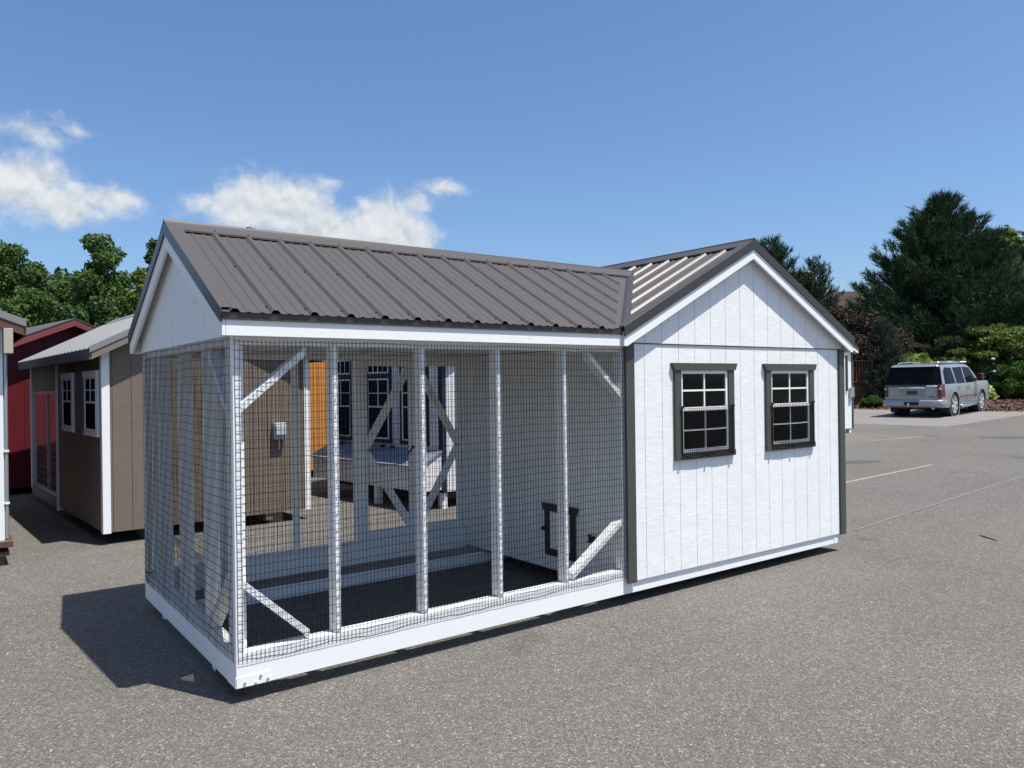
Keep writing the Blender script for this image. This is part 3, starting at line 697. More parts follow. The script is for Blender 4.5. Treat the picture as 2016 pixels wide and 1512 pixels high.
# ------------------------------------------------------------------ other sheds
def gable_shed(name, label, loc, rz, w, l, z0, zw, zr, sid, trim, roofmat, corner, rakem, oh=.12, oe=.12, rib=True, spacing=.2032, first=.1, side_to=None,
               front_gable=None, fascia=None, deck=.02, cat='shed', corner_w=.075, blocks=True, rake_w=.11, roof_thick=.02, right_side=None):
    t = thing(name, label, cat, loc, rz, 'display sheds and coops in the lot')
    sl = (zr-zw)/(w/2); zt = lambda x: zr-sl*abs(x-w/2)-.03; l2 = side_to or l
    # body
    m = MB().prism([(.012, z0+.01), (w-.012, z0+.01), (w-.012, zw-.03), (w/2, zr-.06), (.012, zw-.03)], 1, .012, l2-.012); m.build('wall_core', DARKWOOD, t)
    siding(t, edges_from(first, spacing, corner_w, w-corner_w), 0, 0.0, -1, z0, (lambda x: min(zt(x), zw-.02)) if front_gable else zt, sid, apex=None if front_gable else w/2)
    if front_gable: siding(t, edges_from(first, spacing, 0, w), 0, -.004, -1, zw-.015, zt, front_gable, apex=w/2)
    siding(t, edges_from(first, spacing, 0.0, l2), 1, 0.0, -1, z0, lambda y: zw-.03, sid)
    siding(t, edges_from(first, spacing, 0.0, l2), 1, w, 1, z0, lambda y: zw-.03, right_side or sid)
    siding(t, edges_from(first, spacing, 0.0, w), 0, l2, 1, z0, zt, sid, apex=w/2)
    for x0, x1 in ((-.012, corner_w-.003), (w-corner_w+.003, w+.012)): bx('corner_board', corner, t, x0, x1, -.016, .0, z0-.01, zw-.03, .002)
    bx('corner_board', corner, t, -.014, -.0005, .0005, .06, z0-.01, zw-.03, .002); bx('corner_board', corner, t, w+.0005, w+.014, .0005, .06, z0-.01, zw-.03, .002)
    # roof
    xe = -oe; ze = zw+.015-sl*oe
    zz = lambda x: zr+.02-sl*abs(x-w/2)
    for s in (0, 1):
        X = (lambda x: x) if s == 0 else (lambda x: w-x)
        slope_slab(t, 'roof_deck', trim, [(X(xe), -oh, zz(xe)), (w/2, -oh, zz(w/2)), (w/2, l+oh, zz(w/2)), (X(xe), l+oh, zz(xe))], roof_thick, .004)
        if rib:
            P = lambda a, q, h, X=X: (X(xe-.02+(w/2-xe+.02)*q), a, zz(xe-.02)+(zz(w/2)-zz(xe-.02))*q+h)
            for _ in metal_panels(P, -oh-.01, l+oh+.01, lambda a: 0.0, lambda a: 1.0, roofmat, t, .1): pass
        else:
            slope_slab(t, 'shingle_layer', roofmat, [(X(xe-.02), -oh-.02, zz(xe-.02)+.02), (w/2, -oh-.02, zz(w/2)+.02), (w/2, l+oh+.02, zz(w/2)+.02), (X(xe-.02), l+oh+.02, zz(xe-.02)+.02)], .018, .0)
        for yy in (-oh-.012, l+oh-.008):
            pts = [(X(xe), zz(xe)-.01), (w/2, zz(w/2)-.01), (w/2, zz(w/2)-.02-rake_w), (X(xe), zz(xe)-.02-rake_w)]
            MB().prism(pts, 1, yy, yy+.02).build('rake_board', rakem, t, .001)
        if rib:
            pts = [(X(xe-.02), zz(xe-.02)+.028), (w/2, zz(w/2)+.028), (w/2, zz(w/2)-.045), (X(xe-.02), zz(xe-.02)-.045)]
            MB().prism(pts, 1, -oh-.022, -oh-.0125).build('rake_trim', roofmat, t, .001)
        x_ = sorted((X(xe-.004), X(xe-.022))); bx('fascia_board', fascia or rakem, t, x_[0], x_[1], -oh, l+oh, zz(xe)-.02-rake_w, zz(xe)-.006, .001)
    if rib:
        m = MB(); vs = []
        for yy in (-oh-.02, l+oh+.02): vs += [(w/2-.13, yy, zz(w/2-.13)+.026), (w/2, yy, zz(w/2)+.034), (w/2+.13, yy, zz(w/2+.13)+.026)]
        m.add(vs, [(0, 1, 4, 3), (1, 2, 5, 4)]); m.build('ridge_cap', roofmat, t)
    if blocks:
        for yy in (.25, l*.5, l-.25):
            for xx in (.45, w-.55): bx('support_block', trim, t, xx, xx+.19, yy-.2, yy+.2, 0.001, z0+.005, .004)
        for xx in (.5, w-.6): bx('skid_beam', trim, t, xx, xx+.09, .02, l-.02, max(.03, z0-.09), z0+.004, .002)
    return t, zt
# taupe coop behind, left
TX, TY = .162, 5.401
taupe, zt_ = gable_shed('taupe_coop', 'taupe coop with white corner boards and white framed windows behind the run', (TX, TY, 0), R_(3.3), 2.50, 4.97, .14, 2.29, 2.93,
                        TAUPE_SIDING, TAUPE, ROOF_GREY, WHITE, TAUPE, oh=.16, oe=.14, side_to=2.68, cat='chicken coop', fascia=pmat('grey_brown_fascia', (.12, .105, .095), .6))
for s0 in (.22, 1.615):
    wn = window(taupe, .60, .64, (-.0, s0+.60, 1.285), R_(-90), WHITE, casing=.055, head=.07, sill=.06, ext=.02)
# porch/run section at the far end of the taupe coop
bx('post', WHITE, taupe, -.02, .07, 2.70, 2.76, .08, 2.27); bx('post', GALV, taupe, .0, .04, 3.57, 3.60, .25, 1.74); bx('post', WHITE, taupe, -.02, .05, 4.90, 4.97, .2, 2.25)
bx('upper_panel', TAUPE_SIDING, taupe, -.0, .02, 2.765, 4.895, 1.76, 2.27); bx('rail', GALV, taupe, .0, .04, 2.765, 4.895, 1.715, 1.755); bx('rail', GALV, taupe, 0, .04, 2.765, 4.895, .25, .29)
bx('base_board', TAUPE, taupe, -.01, .03, 2.765, 4.97, .1, .245); bx('base_board', TAUPE, taupe, 2.47, 2.51, 2.7, 4.97, .1, .245)
bx('post', WHITE, taupe, 2.44, 2.51, 4.9, 4.97, .2, 2.25); bx('post', WHITE, taupe, 2.44, 2.51, 3.8, 3.87, .2, 2.25); bx('top_rail', TAUPE, taupe, .06, 2.37, 4.9, 4.96, 2.1, 2.2)
mesh_panel(taupe, 2.77, 4.89, .27, 1.73, lambda a, z, o: (.002, a, z), sx=.1, sz=.1, r=.002, segx=12, segz=4, mat=GALV)
MB().prism([(0.01, 2.2), (2.49, 2.2), (1.25, 2.84)], 1, 4.93, 4.95).build('end_gable', TAUPE_SIDING, taupe)
# electrical box on its front
eb = MB().box(1.985, 2.145, -.085, -.0, 1.09, 1.31).build('electrical_box', GALV, taupe, .008)
MB().box(1.995, 2.135, -.112, -.0855, 1.15, 1.285).build('clear_cover', pmat('clear_plastic_cover', (.42, .50, .50), .12, spec=.8), eb, .008)
MB().cyl((2.065, -.03, 1.03), 2, .014, .12, 8).build('conduit', GALV, eb)
# white building at the left frame edge
LX, LY = -3.455, 4.985
wl, _z = gable_shed('white_cabin', 'white cabin with brown trim at the left edge of the photo', (LX, LY, 0), 0, 2.64, 4.5, 0.26, 2.526, 3.034, WHITE_SIDING, BROWN, ROOF_GREY, WHITE, BROWN,
                    oh=.14, oe=.19, front_gable=MAROON_SIDING, cat='shed', rake_w=.12, blocks=False, right_side=MAROON_SIDING)  # unseen right wall coloured dark to cut bounce light on the taupe coop
bx('frieze_end', BEIGE, wl, 2.655, 2.735, -.17, .06, 2.15, 2.40, .003)
bx('frieze_band', MAROON_SIDING, wl, 0, 2.63, -.022, -.0165, 2.15, 2.512)
MB().tube([(2.674, .0, 2.15), (2.674, .0, .27)], .018, 6).build('downspout', GALV, wl)
for z in (.62, 1.15): bx('downspout_strap', WHITE_VINYL, wl, 2.653, 2.698, -.025, .02, z, z+.018)
for i, (z, d) in enumerate(((.225, .06), (.155, .03))): bx('deck_trim', BROWN, wl, -.02, 2.66+d, -.02-d, 4.5, z-.035 if i == 0 else .10, z+.03 if i == 0 else z-.012, .004)
bx('deck_post', BROWN, wl, 2.56, 2.65, -.01, .08, 0, .10, .003); bx('deck_post', BROWN, wl, .1, .19, -.01, .08, 0, .10, .003)
# red barn shed far left
red, _z = gable_shed('red_shed', 'dark red shed with grey shingle roof far left between the cabin and taupe coop', (-1.25, 10.97, 0), R_(10), 3.65, 4.5, .12, 2.22, 3.0, RED_SIDING, REDTRIM, SHINGLE, RED_SIDING, REDTRIM,
                     oh=.25, oe=.2, rib=False, spacing=.30, first=.2, rake_w=.10)
# white coop with navy windows behind the run
navy, _z = gable_shed('navy_trimmed_coop', 'white coop with navy trim and a nest box seen through the wire run', (4.417, 5.012, 0), R_(8.3), 2.44, 3.0, .24, 2.50, 3.18, BLUEWHITE_SIDING, DARKWOOD, ROOF_GREY, NAVY, WHITE,
                      oh=.22, oe=.16, cat='chicken coop', blocks=False, spacing=.1)
for s1, w_ in ((.90, .56), (1.80, .56), (2.86, .56)):
    window(navy, w_, 1.26, (-.002, s1, .95), R_(-90), NAVY, casing=.06, head=.06, sill=.06, ext=.01, transom=.28)
for xx, yy in ((.02, .03), (2.3, .03), (.02, 2.88), (2.3, 2.88)): MB().prism([(xx, yy), (xx+.09, yy), (xx+.09, yy+.09), (xx, yy+.09)], 2, 0.001, .24).build('leg', WHITE, navy)
bx('skid_beam', DARKWOOD, navy, .12, 2.3, .10, 2.9, .12, .238)
nb = MB().prism([(-.38, .285), (-.015, .285), (-.015, .80), (-.38, .62)], 1, .0, 2.88).build('nest_box', BLUEWHITE_SIDING, navy)
MB().prism([(-.43, .62), (-.38, .6215), (-.015, .815), (-.015, .84), (-.43, .64)], 1, -.02, 2.90).build('nest_lid', PANE_BLUE, nb)
for yy in (.35, 1.1, 1.35, 2.5): bx('hinge', BLACKPL, nb, -.07, -.016, yy, yy+.06, .83, .86)
MB().tube([(-.39, .02, .62), (-.39, .02, .29)], .012, 6).build('trim_strip', DARKWOOD, nb)
for yy in (1.12,): MB().prism([(-.33, yy), (-.24, yy), (-.24, yy+.09), (-.33, yy+.09)], 2, 0.001, .284).build('leg', WHITE, nb)
# orange cedar shed
ced, _z = gable_shed('cedar_shed', 'orange cedar plank shed glimpsed between the taupe coop and navy windows', (3.3, 10.0, 0), 0, 2.4, 3.0, .15, 2.38, 3.0, CEDAR, DARKWOOD, SHINGLE, CEDAR, CEDAR, oh=.12, oe=.14, rib=False, spacing=.14)
# second white shed peeking past the right corner
rw, _z = gable_shed('white_shed', 'white shed with dark corner board peeking out behind the right corner of the coop', (16.55, 7.36, .26), 0, 2.97, 3.2, .14, 2.42, 2.95, WHITE_SIDING, WHITE, ROOFM, OLIVE, WHITE,
                    oh=.1, oe=.12, blocks=False)
for xx in (.1, 2.80): bx('leg', WHITE, rw, xx, xx+.10, .02, .12, -.02, .14)
bx('leg', WHITE, rw, .1, .2, 3.0, 3.1, -.02, .14); bx('leg', WHITE, rw, 2.8, 2.9, 3.0, 3.1, -.02, .14)
eb2 = bx('electrical_box', GALV, rw, 2.75, 2.90, -.09, -.017, 1.02, 1.30, .006)
bx('window_trim', OLIVE, rw, 2.60, 2.66, -.04, -.001, 1.2, 2.2)

# ------------------------------------------------------------------ twig on the asphalt
tg = MB().tube([(7.93, -.62, .022+.006), (7.86, -.73, .021+.008), (7.77, -.86, .018+.006)], [.006, .008, .005], 5).build('twig', TWIGM)
tag(tg, 'thin reddish brown twig lying on the asphalt at right', 'twig')

exec_far = True
# ------------------------------------------------------------------ foliage helpers
def np_mesh(name, verts, nper, mat, parent=None, kind=None):
    n = len(verts)//nper; me = bpy.data.meshes.new(name)
    me.vertices.add(len(verts)); me.vertices.foreach_set('co', np.ascontiguousarray(verts, dtype=np.float32).ravel())
    me.loops.add(n*nper); me.loops.foreach_set('vertex_index', np.arange(n*nper, dtype=np.int32))
    me.polygons.add(n); me.polygons.foreach_set('loop_start', np.arange(0, n*nper, nper, dtype=np.int32)); me.polygons.foreach_set('loop_total', np.full(n, nper, dtype=np.int32))
    me.update(calc_edges=True); me.materials.append(mat); o = bpy.data.objects.new(name, me); link(o, parent)
    if kind: o['kind'] = kind
    return o
def unit(v): return v/np.maximum(np.linalg.norm(v, axis=1, keepdims=True), 1e-9)
def leaf_quads(c, nrm, size, elong=1.5):
    """diamond leaf clusters at c with normal nrm"""
    n = len(c); r = unit(rng.normal(size=(n, 3))); a = unit(np.cross(nrm, r)); b_ = np.cross(nrm, a); s = size.reshape(-1, 1)
    return np.stack([c-a*s*elong/2, c-b_*s*.5, c+a*s*elong/2, c+b_*s*.5], 1).reshape(-1, 3)
def blobs_points(blobs, n, shell=.55):
    """random points in the outer part of ellipsoid blobs with lumpy surface; returns points + outward normals"""
    w = np.array([bl[3]*bl[4]*bl[5] for bl in blobs])**(2/3); idx = rng.choice(len(blobs), n, p=w/w.sum()); B = np.array(blobs)[idx]
    d = unit(rng.normal(size=(n, 3))); rad = (shell+(1-shell)*rng.random(n)**.5)
    ph = B[:, 0]*3.1+B[:, 2]
    lump = 1+.16*np.sin(d[:, 0]*7+ph)*np.cos(d[:, 2]*6+ph*1.3)+.12*np.sin(d[:, 1]*11+ph*2)
    p = B[:, :3]+d*B[:, 3:6]*(rad*lump)[:, None]; return p, d
def trunk_mesh(base, top, r0, r1, limbs, seed):
    rn = random.Random(seed); m = MB(); b0 = Vector(base); t0 = Vector(top)
    pts = [b0+(t0-b0)*i/6+Vector((rn.uniform(-.08, .08), rn.uniform(-.08, .08), 0))*(i > 0) for i in range(7)]
    m.tube(pts, [r0+(r1-r0)*i/6 for i in range(7)], 8)
    for q, fr, r in limbs:
        s_ = b0+(t0-b0)*fr; e = Vector(q); mid = (s_+e)/2+Vector((0, 0, .12*(e-s_).length)); m.tube([s_, mid, e], [r, r*.6, r*.2], 6)
    return m
def broadleaf(name, label, base, height, blobs, n, leaf, mat, cat='tree', group=None, trunk_r=.16, shell=.5):
    t = thing(name, label, cat, base, 0, group)
    p, d = blobs_points(blobs, n, shell)
    nr = unit(d*.6+rng.normal(size=p.shape)*.8+np.array([0, 0, .35])); sz = leaf*(.6+.8*rng.random(n))
    np_mesh('crown', leaf_quads(p, nr, sz), 4, mat, t)
    lim = [((bl[0], bl[1], bl[2]), .35+.5*random.random(), trunk_r*.45) for bl in blobs[:9]]
    trunk_mesh((0, 0, -.05), (0, 0, height*.8), trunk_r, trunk_r*.3, lim, hash(name) % 97).build('trunk', BARK, t)
    return t
def crown_blobs(r, z0, z1, k, seed, lean=0.0, pointy=.6):
    rn = random.Random(seed); out = []
    H = z1-z0
    for i in range(k):
        f_ = (i+.5)/k; z = z0+H*f_; rr_ = r*(math.sin(math.pi*min(1, .18+f_*pointy*1.25))**.8); a = i*2.4+rn.random(); q = rr_*rn.uniform(.25, .75); s_ = r*rn.uniform(.30, .50)*(1.15-.5*f_)
        out.append((q*math.cos(a)+lean*f_, q*math.sin(a), z, s_, s_, s_*.85))
    out.append((lean, 0, z1-.35*r*.5, r*.22, r*.22, r*.36)); out.append((0, 0, (z0+z1)/2, r*.5, r*.5, H*.34)); return out
GL = 'deciduous trees behind the sheds at left'
def dtree(x, y, top, r, z0, k, n, mat, label, seed, leaf=.12): 
    broadleaf('broadleaf_tree', label, (x, y, 0), top, crown_blobs(r, z0, top, k, seed), int(n*1.8), leaf, mat, group=GL)
dtree(1.7, 49.3, 10.0, 2.7, 2.0, 16, 15000, LEAF_A, 'dense green tree at the left photo edge above the white cabin', 1)
dtree(-2.2, 51, 9.6, 3.2, 2.0, 16, 9000, LEAF_B, 'deep green tree cut by the left photo edge', 2)
dtree(3.4, 50.5, 8.2, 2.4, 1.8, 14, 10000, LEAF_B, 'lower deep green tree right of the edge tree over the red shed', 3)
dtree(5.0, 52, 8.6, 2.0, 1.8, 12, 9000, LEAF_A, 'small green tree below the distant hill', 4)
dtree(6.3, 45, 10.35, 2.35, 1.8, 18, 17000, LEAF_A, 'tallest green tree on the left with pointed top', 5)
dtree(7.6, 41.8, 8.2, 1.5, 1.5, 12, 9000, LEAF_C, 'lighter yellow green tree just left of the roof gable', 6)
dtree(9.3, 46.8, 10.7, 1.7, 1.8, 14, 11000, LEAF_B, 'dark round topped tree half hidden by the roof gable', 7)
dtree(11.2, 50.2, 11.0, 2.4, 1.8, 13, 6000, LEAF_B, 'tree behind the run roof seen through the wire', 8)
dtree(13.2, 47.3, 11.8, 2.1, 1.8, 12, 5000, LEAF_A, 'tree whose tip barely clears the metal ridge', 9)
dtree(14.36, 43.8, 11.5, 2.1, 1.8, 12, 5000, LEAF_B, 'tree with small tip poking over the ridge below the cloud', 10)
dtree(2.4, 42, 6.6, 2.4, 1.2, 11, 8000, LEAF_A, 'low bushy tree behind the red shed roof', 11)
dtree(5.2, 40, 6.2, 2.2, 1.0, 11, 8000, LEAF_B, 'low dark bushy tree behind the taupe coop roof', 12)
dtree(-.8, 44, 6.6, 2.2, 1.2, 11, 6000, LEAF_B, 'low dark bushy tree over the white cabin roof', 13)
# wooded hill
n = 70; vs = []; fs = []
def hillz(u, v): return max(-1, 26.5*math.exp(-((u-20)/75)**2-((v-190)/42)**2)+14*math.exp(-((u+80)/60)**2-((v-200)/50)**2))
for j in range(n):
    for i in range(n):
        x = -160+320*i/(n-1); y = 110+180*j/(n-1); vs.append((x, y, hillz(x, y)-1.5))
for j in range(n-1):
    for i in range(n-1): fs.append((j*n+i, j*n+i+1, (j+1)*n+i+1, (j+1)*n+i))
o = MB().add(vs, fs).build('hill', GRASS, smooth=True); tag(o, kind='structure')
N = 26000; hx = rng.uniform(-60, 90, N); hy = rng.uniform(115, 192, N); hz = np.array([hillz(a, c) for a, c in zip(hx, hy)])
cx_ = np.round(hx/4)*4; cy_ = np.round(hy/4)*4
hz2 = hz-1.5+2.6*np.abs(np.cos(hx*.8)*np.cos(hy*.7+hx*.2))*rng.random(N)**.4
p = np.stack([hx, hy, hz2], 1); nr = unit(rng.normal(size=p.shape)*.7+np.array([0, -.3, .7]))
ho = np_mesh('hill_woodland', leaf_quads(p, nr, 1.2*(.6+.8*rng.random(N)), 1.3), 4, LEAF_FAR); tag(ho, 'hazy green woodland covering the distant hill', 'woodland', kind='stuff')

# ---- conifers
def conifer(name, label, base, height, prof, mat, seed, levels, per, tuft, blade, ntuft, upturn=.35, zlow=.4, group=None, blades=9, droop=0.0, side_density=1.0):
    rn = random.Random(seed); r_ = np.random.default_rng(seed)
    t = thing(name, label, 'tree', base, 0, group); lim = MB(); T = []; Dv = []
    lim.tube([(0, 0, -.1), (0, 0, height*.5), (0, 0, height*.97)], [height*.022, height*.014, .02], 8)
    for i in range(levels):
        z = zlow+(height-zlow)*(i/levels)**.92; Lr = prof((z-zlow)/(height-zlow))
        k = max(3, int(per*(.6+.4*(1-i/levels))))
        for j in range(k):
            a = rn.uniform(0, 2*math.pi); ln = Lr*rn.uniform(.62, 1.14); d = Vector((math.cos(a), math.sin(a), 0))
            p0 = Vector((0, 0, z)); p1 = p0+d*ln*.6+Vector((0, 0, (.02-droop)*ln)); p2 = p0+d*ln+Vector((0, 0, (upturn-droop)*ln*rn.uniform(.5, 1.1)))
            if ln > .5: lim.tube([p0, p1, p2], [.035*ln**.5, .02*ln**.5, .008], 5, False)
            m_ = max(3, int(ntuft*ln))
            for q in range(m_):
                s_ = rn.uniform(.18, 1.0)**.75; pp = p0.lerp(p1, s_/.6) if s_ < .6 else p1.lerp(p2, (s_-.6)/.4)
                sw = .34*ln*(1.12-s_)+.07; lat = Vector((-d.y, d.x, 0))*rn.uniform(-sw, sw)
                T.append(tuple(pp+lat+Vector((0, 0, rn.uniform(-.08, .16))))); dd = d*rn.uniform(.3, 1.1)+lat*1.3+Vector((rn.uniform(-.4, .4), rn.uniform(-.4, .4), rn.uniform(.1, 1.0)+upturn)); Dv.append(tuple(dd))
    T = np.array(T); Dv = unit(np.array(Dv)); n = len(T); B = blades
    c = np.repeat(T, B, 0); dv = np.repeat(Dv, B, 0); dirs = unit(dv*1.25+r_.normal(size=c.shape)*.55); off = np.repeat(Dv, B, 0)*(np.tile(np.arange(B)/B, n)*tuft*.8)[:, None]
    base_ = c+off; side = unit(np.cross(dirs, r_.normal(size=c.shape)))*(blade/2); ln = tuft*(.55+.5*r_.random(len(c)))[:, None]
    V = np.stack([base_-side, base_+side, base_+dirs*ln], 1).reshape(-1, 3)
    np_mesh('needles', V, 3, mat, t); lim.build('trunk', BARK, t); return t
conifer('pine_tree', 'huge dark green pine towering over the parked silver car', (43.0, 15.3, .55), 11.1, lambda f: (6.1*(1-f)**.82+.22)*(1 if f > .12 else .85+f), NEEDLE, 5, 52, 14, .42, .045, 16, .42, .5, blades=8)
conifer('pine_tree', 'smaller pine standing behind the right roof slope of the coop', (40.3, 24.5, .6), 9.9, lambda f: 2.4*(1-f)**.6+.3, NEEDLE, 8, 34, 9, .38, .045, 12, .5, 3, blades=8)
conifer('pine_tree', 'slim young pine between the two brown roofs', (42.6, 22.75, .6), 8.7, lambda f: 1.7*(1-f)**.7+.25, NEEDLE, 9, 30, 7, .34, .04, 11, .6, 3, blades=8)
conifer('spruce_tree', 'blue grey spruce in front of the dark maple behind the car', (32.7, 13.35, .58), 3.9, lambda f: 1.25*(1-f)**.7+.08, NEEDLE_B, 12, 34, 12, .14, .025, 34, .25, .15, blades=7)
# ---- right-hand broadleaf plants
def bl_list(r, h, k, seed, z0=.3, flat=.5, rn_=(.28, .45)):
    rn = random.Random(seed); o = []
    for i in range(k):
        a = rn.uniform(0, 6.28); q = r*rn.uniform(.2, .8); z = z0+(h-z0)*rn.uniform(.15, .95)*(1-.45*(q/r)**2); s_ = r*rn.uniform(*rn_); o.append((q*math.cos(a), q*math.sin(a), z, s_, s_, s_*flat))
    o.append((0, 0, h*.5, r*.7, r*.7, h*.42)); return o
broadleaf('japanese_maple', 'weeping dark purple brown maple in front of the brown roofs', (33.6, 15.3, .57), 4.9, bl_list(2.35, 4.75, 26, 3, .5, .6), 42000, .085, LEAF_MAPLE, trunk_r=.14, shell=.45)
broadleaf('japanese_maple', 'layered yellow green maple right of the parked car', (40.2, 11.8, .6), 3.9, bl_list(2.7, 3.85, 64, 4, .4, .40, (.17, .30)), 46000, .12, LEAF_LIME, trunk_r=.12, shell=.55)
broadleaf('round_boxwood', 'round clipped bright green boxwood beside the mulch at the right edge', (37.4, 9.6, .62), 1.3, [(0, 0, .75, 1.28, 1.28, .95)], 22000, .075, LEAF_BOX, cat='shrub', trunk_r=.05, shell=.86)
broadleaf('leafy_shrub', 'bright green leafy shrub just behind the car roof', (33.6, 12.9, .6), 2.2, bl_list(1.9, 2.15, 22, 6, .3, .5), 15000, .12, LEAF_C, cat='shrub', trunk_r=.05)
broadleaf('leafy_shrub', 'low green shrub at the foot of the spruce', (30.7, 12.7, .55), .5, bl_list(.55, .5, 8, 8, .1, .5), 3000, .09, LEAF_BOX, cat='shrub', trunk_r=.03)
broadleaf('hosta_plant', 'yellow and green variegated hosta by the car mirror', (35.3, 10.3, .62), .8, bl_list(.62, .85, 10, 7, .1, .5), 1400, .20, LEAF_HOSTA, cat='plant', trunk_r=.02)
fl = broadleaf('flowering_shrub', 'dark green shrub with small white blooms left of the round boxwood', (36.6, 10.35, .62), 1.7, bl_list(.6, 1.8, 10, 9, .2, .7), 5500, .09, LEAF_DARK, cat='shrub', trunk_r=.03)
for dx, dy, dz in ((.0, 0, 2.02), (-.15, -.1, 1.45), (.1, -.3, 1.25), (-.05, -.4, .95), (.2, -.35, 1.1)):
    p, d = blobs_points([(dx, dy, dz, .07, .07, .05)], 30, .5); np_mesh('bloom', leaf_quads(p, d, np.full(30, .06)), 4, PETAL, fl)
broadleaf('broadleaf_tree', 'yellow green tree behind the big pine at the right edge', (63, 19.5, .6), 11.5, crown_blobs(4.2, 3, 11.6, 14, 31), 13000, .28, LEAF_LIME, trunk_r=.25)
broadleaf('broadleaf_tree', 'dark background tree behind the maple and small roof', (52, 19.0, .6), 7.0, crown_blobs(4.0, 1, 6.6, 14, 33), 14000, .24, LEAF_B, trunk_r=.2)
broadleaf('broadleaf_tree', 'dark background tree behind the yellow green maple', (50, 11.5, .6), 7.0, crown_blobs(4.5, 1, 7.0, 14, 34), 14000, .24, LEAF_B, trunk_r=.2)
# bark-chip scatter at the edge of the bed
n = 6000; px = rng.uniform(30.0, 38, n); py = rng.uniform(4, 16, n); pz = np.array([gz(x)+.21 for x in px])-.16*np.clip(1-(px-30.4)/3, 0, 1)+.02*rng.random(n)
o = np_mesh('bark_chips', leaf_quads(np.stack([px, py, pz], 1), unit(rng.normal(size=(n, 3))*.5+np.array([0, 0, 1])), .05+.06*rng.random(n), 1.8), 4, MULCH); tag(o, 'loose brown bark chips scattered over the mulch bed', 'bark chips', kind='stuff')

# ------------------------------------------------------------------ brown house, deck rail, canopy
hs = thing('brown_house', 'house with red brown shingle gable roofs behind the dark maple', 'house', (45.0, 24.0, .6), R_(-36))
def hroof(x0, x1, y0, y1, ze, zr, along):
    if along == 'x':
        c = (y0+y1)/2; MB().prism([(y0-.3, ze-.15), (c, zr), (y1+.3, ze-.15), (y1+.3, ze-.3), (c, zr-.15), (y0-.3, ze-.3)], 0, x0-.3, x1+.3).build('roof', BROWN_SHINGLE, hs)
        for xx in (x0-.33, x1+.3): MB().prism([(y0-.3, ze-.12), (c, zr+.03), (y1+.3, ze-.12), (y1+.3, ze-.34), (c, zr-.2), (y0-.3, ze-.34)], 0, xx, xx+.03).build('rake_board', BROWN, hs)
        MB().prism([(y0, 0), (y1, 0), (y1, ze-.2), (c, zr-.2), (y0, ze-.2)], 0, x0, x1).build('wall', DECKRED, hs)
    else:
        c = (x0+x1)/2; MB().prism([(x0-.3, ze-.15), (c, zr), (x1+.3, ze-.15), (x1+.3, ze-.3), (c, zr-.15), (x0-.3, ze-.3)], 1, y0-.3, y1+.3).build('roof', BROWN_SHINGLE, hs)
        for yy in (y0-.33, y1+.3): MB().prism([(x0-.3, ze-.12), (c, zr+.03), (x1+.3, ze-.12), (x1+.3, ze-.34), (c, zr-.2), (x0-.3, ze-.34)], 1, yy, yy+.03).build('rake_board', BROWN, hs)
        MB().prism([(x0, 0), (x1, 0), (x1, ze-.2), (c, zr-.2), (x0, ze-.2)], 1, y0, y1).build('wall', DECKRED, hs)
hroof(-4.5, 4.5, -.6, 6.6, 4.7, 7.35, 'x')
hroof(-3.6, -.4, -1.6, 3.0, 5.9, 8.4, 'x')
for xx in (-3, -.8, 1.4): f_ = bx('window', WHITE_VINYL, hs, xx, xx+.9, -.66, -.6, 1.0, 2.2); bx('pane', TINT, f_, xx+.06, xx+.84, -.68, -.661, 1.06, 2.14)
rl = thing('deck_railing', 'red brown wooden deck railing left of the spruce', 'railing', (31.2, 14.05, .55), R_(-36))
for x in (-1.6, 0.0, .95): bx('rail_post', DECKRED, rl, x, x+.09, 0, .09, -.05, 2.05)
bx('top_rail', DECKRED, rl, -1.65, 1.08, -.02, .11, 1.99+.061, 2.10); bx('bottom_rail', DECKRED, rl, -1.5, .95, .02, .07, 1.08, 1.14); bx('skirt_board', DECKRED, rl, -1.6, 1.05, .095, .13, 0, 1.02)
for i in range(19): bx('baluster', DECKRED, rl, -1.46+i*.125, -1.42+i*.125, .03, .06, 1.141, 2.05)
cn = thing('garden_canopy', 'small brown roofed garden shelter in the shade behind the car', 'shelter', (36.4, 14.2, .6), R_(-36))
MB().prism([(-.8, 2.75), (0, 2.98), (.8, 2.75), (.8, 2.69), (-.8, 2.69)], 1, -.8, .8).build('roof', BROWN_SHINGLE, cn)
for x, y in ((-.65, -.65), (.65, -.65), (-.65, .65), (.65, .65)): bx('post', DECKRED, cn, x-.03, x+.03, y-.03, y+.03, 0, 2.69)

# golf cart behind the car
gc = thing('golf_cart', 'white roofed golf cart mostly hidden behind the silver car', 'golf cart', (34.6, 11.5, .60), R_(-40))
MB().box(-.62, .62, -.55, .55, 1.86, 1.93).build('canopy_roof', WHITE_VINYL, gc, .02)
for x, y in ((-.56, -.5), (.56, -.5), (-.56, .5), (.56, .5)): MB().tube([(x*.9, y, .7), (x, y, 1.84)], .02, 6).build('canopy_post', BLACKPL, gc)
MB().prism([(-1.1, .3), (1.15, .3), (1.2, .6), (.8, .85), (.45, .45), (.2, .45), (.15, .75), (-.6, .75), (-1.1, .65)], 1, -.55, .55).build('body', WHITE_VINYL, gc, .02)
MB().box(-.55, .0, -.5, .5, .76, .9).box(-.65, -.55, -.5, .5, .76, 1.25).build('seat', BLACKPL, gc, .02)
for x in (-.75, .8):
    for y in (-.5, .5): MB().cyl((x, y, .23), 1, .23, .16, 16).build('wheel', RUBBER, gc)

# ------------------------------------------------------------------ silver suv
hd = R_(84); h2 = Vector((math.sin(hd), math.cos(hd), 0)); rwp = Vector((27.21, 8.07, 0)); cr = Vector((h2.y, -h2.x, 0))
